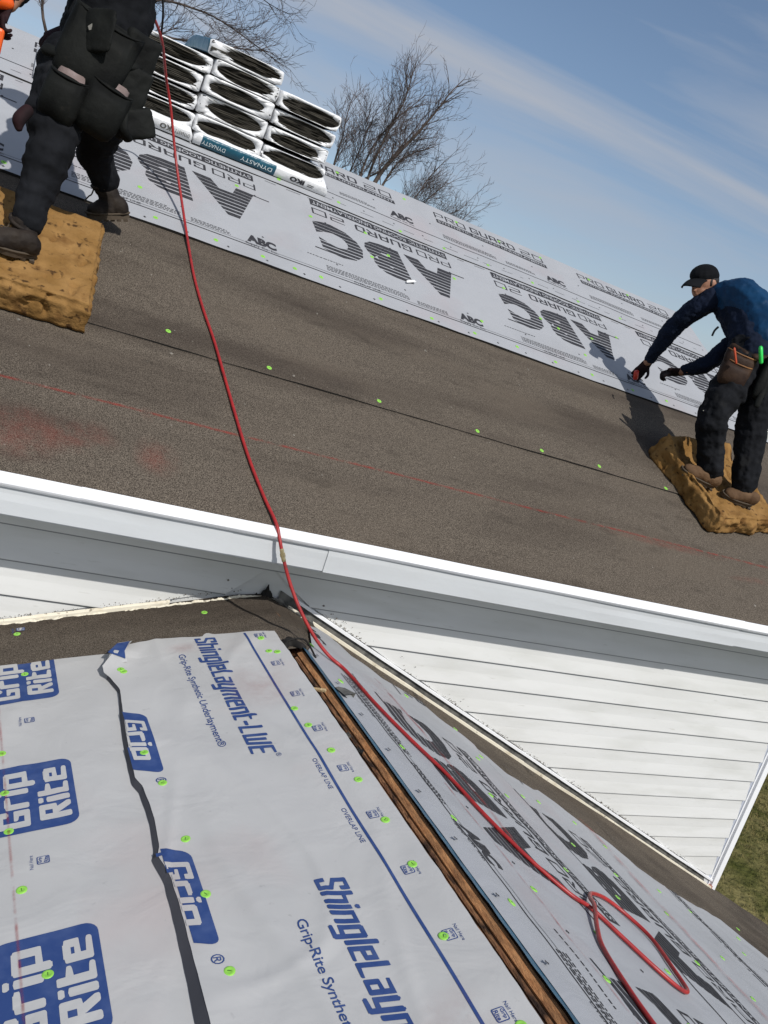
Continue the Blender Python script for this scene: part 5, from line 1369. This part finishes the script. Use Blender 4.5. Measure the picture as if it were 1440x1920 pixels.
organic('trousers', [([(-.975, .73, 1.78), (-.975, .73, 1.68), (-.98, .73, 1.60)], [(.12, .155), (.125, .16), (.11, .14)]),
    ([(-1.06, .66, 1.66), (-1.08, .61, 1.48), (-1.075, .56, 1.32), (-1.085, .53, 1.18), (-1.092, .50, 1.07)], [.115, .102, .078, .066, .056]),
    ([(-.93, .78, 1.64), (-.90, .83, 1.50), (-.905, .88, 1.43), (-.86, .95, 1.37), (-.815, 1.0, 1.325)], [.095, .088, .074, .064, .058])],
    M['black_denim'], manL, voxel=.007, smooth=2, ripple=.11, folds=[(.09, .028), (.035, .007)])
boot((-1.10, .495, 1.055), (-1.045, .480, .965), (-1.25, .43, .965), M['boot_dark'], M['sole_tan'], manL)
boot((-.812, 1.0, 1.30), (-.700, .995, 1.222), (-.868, 1.015, 1.165), M['boot_dark'], M['sole_tan'], manL, up=(-.42, -.18, .86))
hand('glove', (-1.305, .355, 1.705), (-.15, -.15, -.9), (.8, .2, 0), M['glove'], manL, curl=.9)
hand('glove', (-1.11, .945, 1.80), (-.6, -.3, -.6), (0, 0, -1), M['glove'], manL, curl=.9)
organic('tool_belt', [([(-1.16, .60, 1.66), (-1.06, .53, 1.66), (-.93, .54, 1.70), (-.83, .62, 1.74)], [(.03, .018)] * 4)], M['leather_black'], manL, voxel=.007)
LB = M['leather_black']
pouch((-1.075, .535, 1.515), .135, .165, .065, (-.25, -.95, .1), (.2, .1, 1), LB, manL, rimm=LB, lining=M['lining'])
pouch((-.945, .545, 1.53), .155, .185, .070, (.05, -1, .1), (.2, .1, 1), LB, manL, rimm=LB, lining=M['lining'])
pouch((-1.005, .565, 1.70), .24, .27, .060, (-.1, -1, .15), (.22, .1, 1), LB, manL, rimm=LB)
organic('pouch_flap', [([(-1.035, .52, 1.83), (-1.03, .505, 1.76), (-1.02, .50, 1.70)], [(.012, .085), (.012, .09), (.012, .07)])], LB, manL, voxel=.006, smooth=3, folds=[(.05, .008)])
# big side bag
def soft_box(name, c, dims, axes, m, parent, jit=.006, bv=.02):
    X, Y, Z = [Vector(a).normalized() for a in axes]; v, f = box_vf(-dims[0] / 2, dims[0] / 2, -dims[1] / 2, dims[1] / 2, -dims[2] / 2, dims[2] / 2, lambda a, b, d: tuple(Vector(c) + X * a + Y * b + Z * d))
    o = add(name, v, f, m, parent, True); bevel(o, bv, 4)
    s_ = o.modifiers.new('r', 'REMESH'); s_.mode = 'VOXEL'; s_.voxel_size = .007; s_.use_smooth_shade = True
    tx = bpy.data.textures.new('soft', 'CLOUDS'); tx.noise_scale = .05; d = o.modifiers.new('d', 'DISPLACE'); d.texture = tx; d.texture_coords = 'GLOBAL'; d.strength = jit * 2; d.mid_level = .5
    return o
up_ = (.12, .02, 1)
soft_box('side_bag', (-.872, .62, 1.70), (.135, .10, .28), ((1, .2, -.12), (-.2, 1, 0), up_), LB, manL)
soft_box('side_bag_pocket', (-.855, .575, 1.63), (.11, .035, .18), ((1, .2, -.12), (-.2, 1, 0), up_), LB, manL, bv=.01)
soft_box('side_bag_flap', (-.820, .60, 1.535), (.135, .10, .105), ((1, .2, .45), (-.2, 1, 0), (-.5, 0, 1)), LB, manL, bv=.015)
organic('hammer_loop', [([(-.87, .55, 1.58), (-.86, .53, 1.50), (-.83, .55, 1.47)], [(.014, .022)] * 3)], LB, manL, voxel=.006)
# white stitched flashes on the bag (small emblem)
f = lambda s, t, off=0: (-1.035 + s, .4995 - off, 1.765 + t)
press([(0, .5), (.35, 1), (.45, .6), (.8, .9), (1, .3), (.7, 0), (.5, .35), (.2, .1)], [(0, 1, 2, 7), (2, 3, 4, 5), (2, 5, 6, 7)], (-.018, -.012, .014, .016), f, M['flash_grey'], manL, name='emblem', cell=0)
# second dark red glove tip low on the left pouch
organic('glove_in_pouch', [([(-1.175, .47, 1.43), (-1.195, .455, 1.39), (-1.19, .45, 1.36)], [.022, .024, .014])], M['glove'], manL, voxel=.005)
# nail gun, only its orange magazine reaches into view
ng = empty('nail_gun', (-1.31, .31, 1.60), 'orange nail gun in the hand of the left roofer at the picture edge', 'nail gun')
o = boxo('magazine', (-1.345, -1.292, .285, .325, 1.535, 1.615), M['orange'], ng, bv=.010)
organic('gun_body', [([(-1.34, .31, 1.60), (-1.36, .31, 1.68), (-1.30, .34, 1.70)], [.026, .030, .022])], M['orange'], ng, voxel=.006)
v, f = tube_vf([(-1.34, .31, 1.55), (-1.35, .31, 1.45)], [.016, .012], 10); add('nose', v, f, M['rubber'], ng, True)

# ================================================================== FOAM PADS
def foam(corners, thick, label, seed, rim=None, rough=(.006, .005)):
    """corners on the roof (u,v) in order; irregular worn slab with pits"""
    n1, n2, n3 = 76, 76, 12; A, B, C_, D = [Vector((*c, 0)) for c in corners]
    def P(a, b, c):
        p = (A * (1 - a) + B * a) * (1 - b) + (D * (1 - a) + C_ * a) * b
        # rounded vertical sides
        ea = min(a, 1 - a, 1) ; eb = min(b, 1 - b, 1)
        h = thick * c
        if rim: h += c * rim(a, b)
        x, y = p.x, p.y
        d = Vector((.5 - a, .5 - b, 0)); rnd_ = .02 * (2 * c - 1) ** 4
        x += (A.x - B.x) * 0
        q = Vector((x * 1.0, y, h))
        k = nz3(x * 6 + seed, y * 6, h * 6) * rough[0] + nz3(x * 16, y * 16 + seed, h * 16) * rough[1] + nz3(x * 45, y * 45 + seed, h * 45) * .0045
        pit = max(0, nz3(x * 20 + seed * 2, y * 9, h * 20) - .38) * .08 + max(0, nz3(x * 34, y * 30 + seed * 2, h * 30) - .34) * .045
        cx = (A + B + C_ + D) / 4; out_ = Vector((x - cx.x, y - cx.y, 0)); out_ = out_.normalized() if out_.length > .01 else Vector((0, 0, 0))
        edge = 1 - min(1, min(ea, eb) * 40); topness = c if c > .5 else 0
        side = (out_ * (k * 1.6 - pit)) * edge
        hh = h + ((k - pit) if c > .5 else 0) * (1 - .3 * edge)
        rr = .018 * ss(.75, 1, c) * edge
        return FM(x + side.x - out_.x * rr, y + side.y - out_.y * rr, max(.012, hh + .012 - rr * .6))
    vs, fs, key = [], [], {}
    def vid(i, j, k):
        t = (i, j, k)
        if t not in key: key[t] = len(vs); vs.append(P(i / n1, j / n2, k / n3))
        return key[t]
    for i in range(n1):
        for j in range(n2):
            fs.append((vid(i, j, n3), vid(i + 1, j, n3), vid(i + 1, j + 1, n3), vid(i, j + 1, n3))); fs.append((vid(i, j, 0), vid(i, j + 1, 0), vid(i + 1, j + 1, 0), vid(i + 1, j, 0)))
    for k in range(n3):
        for i in range(n1): fs.append((vid(i, 0, k), vid(i + 1, 0, k), vid(i + 1, 0, k + 1), vid(i, 0, k + 1))); fs.append((vid(i, n2, k), vid(i, n2, k + 1), vid(i + 1, n2, k + 1), vid(i + 1, n2, k)))
        for j in range(n2): fs.append((vid(0, j, k), vid(0, j, k + 1), vid(0, j + 1, k + 1), vid(0, j + 1, k))); fs.append((vid(n1, j, k), vid(n1, j + 1, k), vid(n1, j + 1, k + 1), vid(n1, j, k + 1)))
    o = add('foam_pad', vs, fs, M['foam'], None, True); o['label'] = label; o['category'] = 'foam pad'; o['group'] = 'worn foam cushions the roofers stand on'
    return o
foam([(-1.44, .80), (-.835, .79), (-.795, 1.40), (-1.42, 1.42)], .118, 'flat ochre foam pad under the left roofer, with crisp straight edges', 3, rough=(.003, .004))
def rimR(a, b):
    foot = -.030 * math.exp(-(((a - .27) / .16) ** 2 + ((b - .45) / .16) ** 2)) - .028 * math.exp(-(((a - .66) / .16) ** 2 + ((b - .28) / .14) ** 2))
    return foot + .045 * ss(.80, .97, b) + .018 * ss(.12, .0, a)
foam([(2.385, .60), (3.02, .74), (2.90, 1.33), (2.255, 1.17)], .105, 'crumbling ochre foam pad with a raised back edge under the right roofer', 9, rim=rimR, rough=(.016, .012))

# ================================================================== HOSE
def hose(pts, r, label, sub=8):
    root = empty('air_hose', pts[len(pts) // 2], label, 'air hose')
    sp = smooth_path(pts, sub); v, f = tube_vf(sp, r, 10); add('hose_line', v, f, M['hose'], root, True); return root
hp_ = [(-.93, .95, 2.12), (-.87, 1.08, 2.03)]
def onM(u, v, h=.0075): return FM(u, v, hf2(u, v) + h if v > .88 else hf1(u, v) + h)
HP = [(-.96, .95, 2.10), (-.87, 1.02, 2.075), (-.80, 1.08, 2.03), (-.719, 1.20, 1.972), (-.634, 1.38, 1.862), (-.581, 1.42, 1.768), (-.497, 1.42, 1.555), FM(-.430, 1.87, .060), FM(-.400, 1.62, .022),
      onM(-.385, 1.40), onM(-.358, 1.18), onM(-.32, .96), onM(-.276, .643), onM(-.236, .358), onM(-.195, .152), onM(-.160, .02, .010),
      (-.142, -.325, .325), (-.120, -.340, .276), (-.072, -.360, .190), (-.02, -.395, .112), (.047, -.43, .035), (.112, -.458, -.018),
      mRr(.165, -.50, .008), mRr(.197, -.70, .0075), mRr(.259, -.867, .0075), mRr(.326, -1.027, .0075), mRr(.371, -1.2, .0075), mRr(.437, -1.355, .0075), mRr(.530, -1.46, .0075), mRr(.60, -1.49, .0085),
      mRr(.665, -1.578, .009), mRr(.724, -1.661, .009), mRr(.790, -1.705, .009), mRr(.845, -1.69, .009), mRr(.885, -1.60, .009), mRr(.935, -1.46, .009), mRr(.905, -1.37, .009), mRr(.835, -1.335, .009), mRr(.735, -1.36, .010), mRr(.66, -1.42, .014),
      mRr(.595, -1.495, .021), mRr(.50, -1.61, .012), mRr(.441, -1.699, .008), mRr(.378, -1.84, .008), mRr(.340, -1.98, .008), mRr(.30, -2.3, .008), mRr(.35, -2.9, .008)]
hroot = hose(HP, .0062, 'red rubber air hose running down both roofs and looped on the right slope')
cd = (Vector((-.120, -.340, .276)) - Vector((-.142, -.325, .325))).normalized(); cc = Vector((-.121, -.341, .278))
cps = [(-.024, .0066), (-.020, .0078), (-.008, .0078), (-.007, .0098), (.005, .0098), (.006, .0078), (.018, .0082), (.022, .0066)]
v, f = tube_vf([cc + cd * a for a, r_ in cps], [r_ for a, r_ in cps], 8); add('brass_coupling', v, f, M['brass'], hroot)
v, f = tube_vf(smooth_path([(-.86, 1.0, 2.3), (-.80, 1.05, 2.16), (-.755, 1.10, 2.06), (-.728, 1.18, 1.985)]), .0045, 6)
add('hose_whip', v, f, M['rubber'], hroot, True)

# loose grit and shingle crumbs lying about the felt
def grit():
    V_, F_ = [], []
    for _ in range(420):
        u = rnd.uniform(-1.2, 3.4); v = rnd.uniform(.05, 1.68); hf = hf2 if v > .88 else hf1
        r_ = rnd.uniform(.0012, .0045) * (2.2 if rnd.random() < .05 else 1); k = len(V_)
        for d in ((1, 0, 0), (0, 1, 0), (-1, 0, 0), (0, -1, 0), (0, 0, 1)): V_.append(FM(u + d[0] * r_ * rnd.uniform(.6, 1.4), v + d[1] * r_ * rnd.uniform(.6, 1.4), hf(u, v) + d[2] * r_ * .6))
        for a, b in ((0, 1), (1, 2), (2, 3), (3, 0)): F_.append((k + a, k + b, k + 4))
    o = add('roof_grit', V_, F_, M['debris'], house); o['kind'] = 'stuff'
grit()
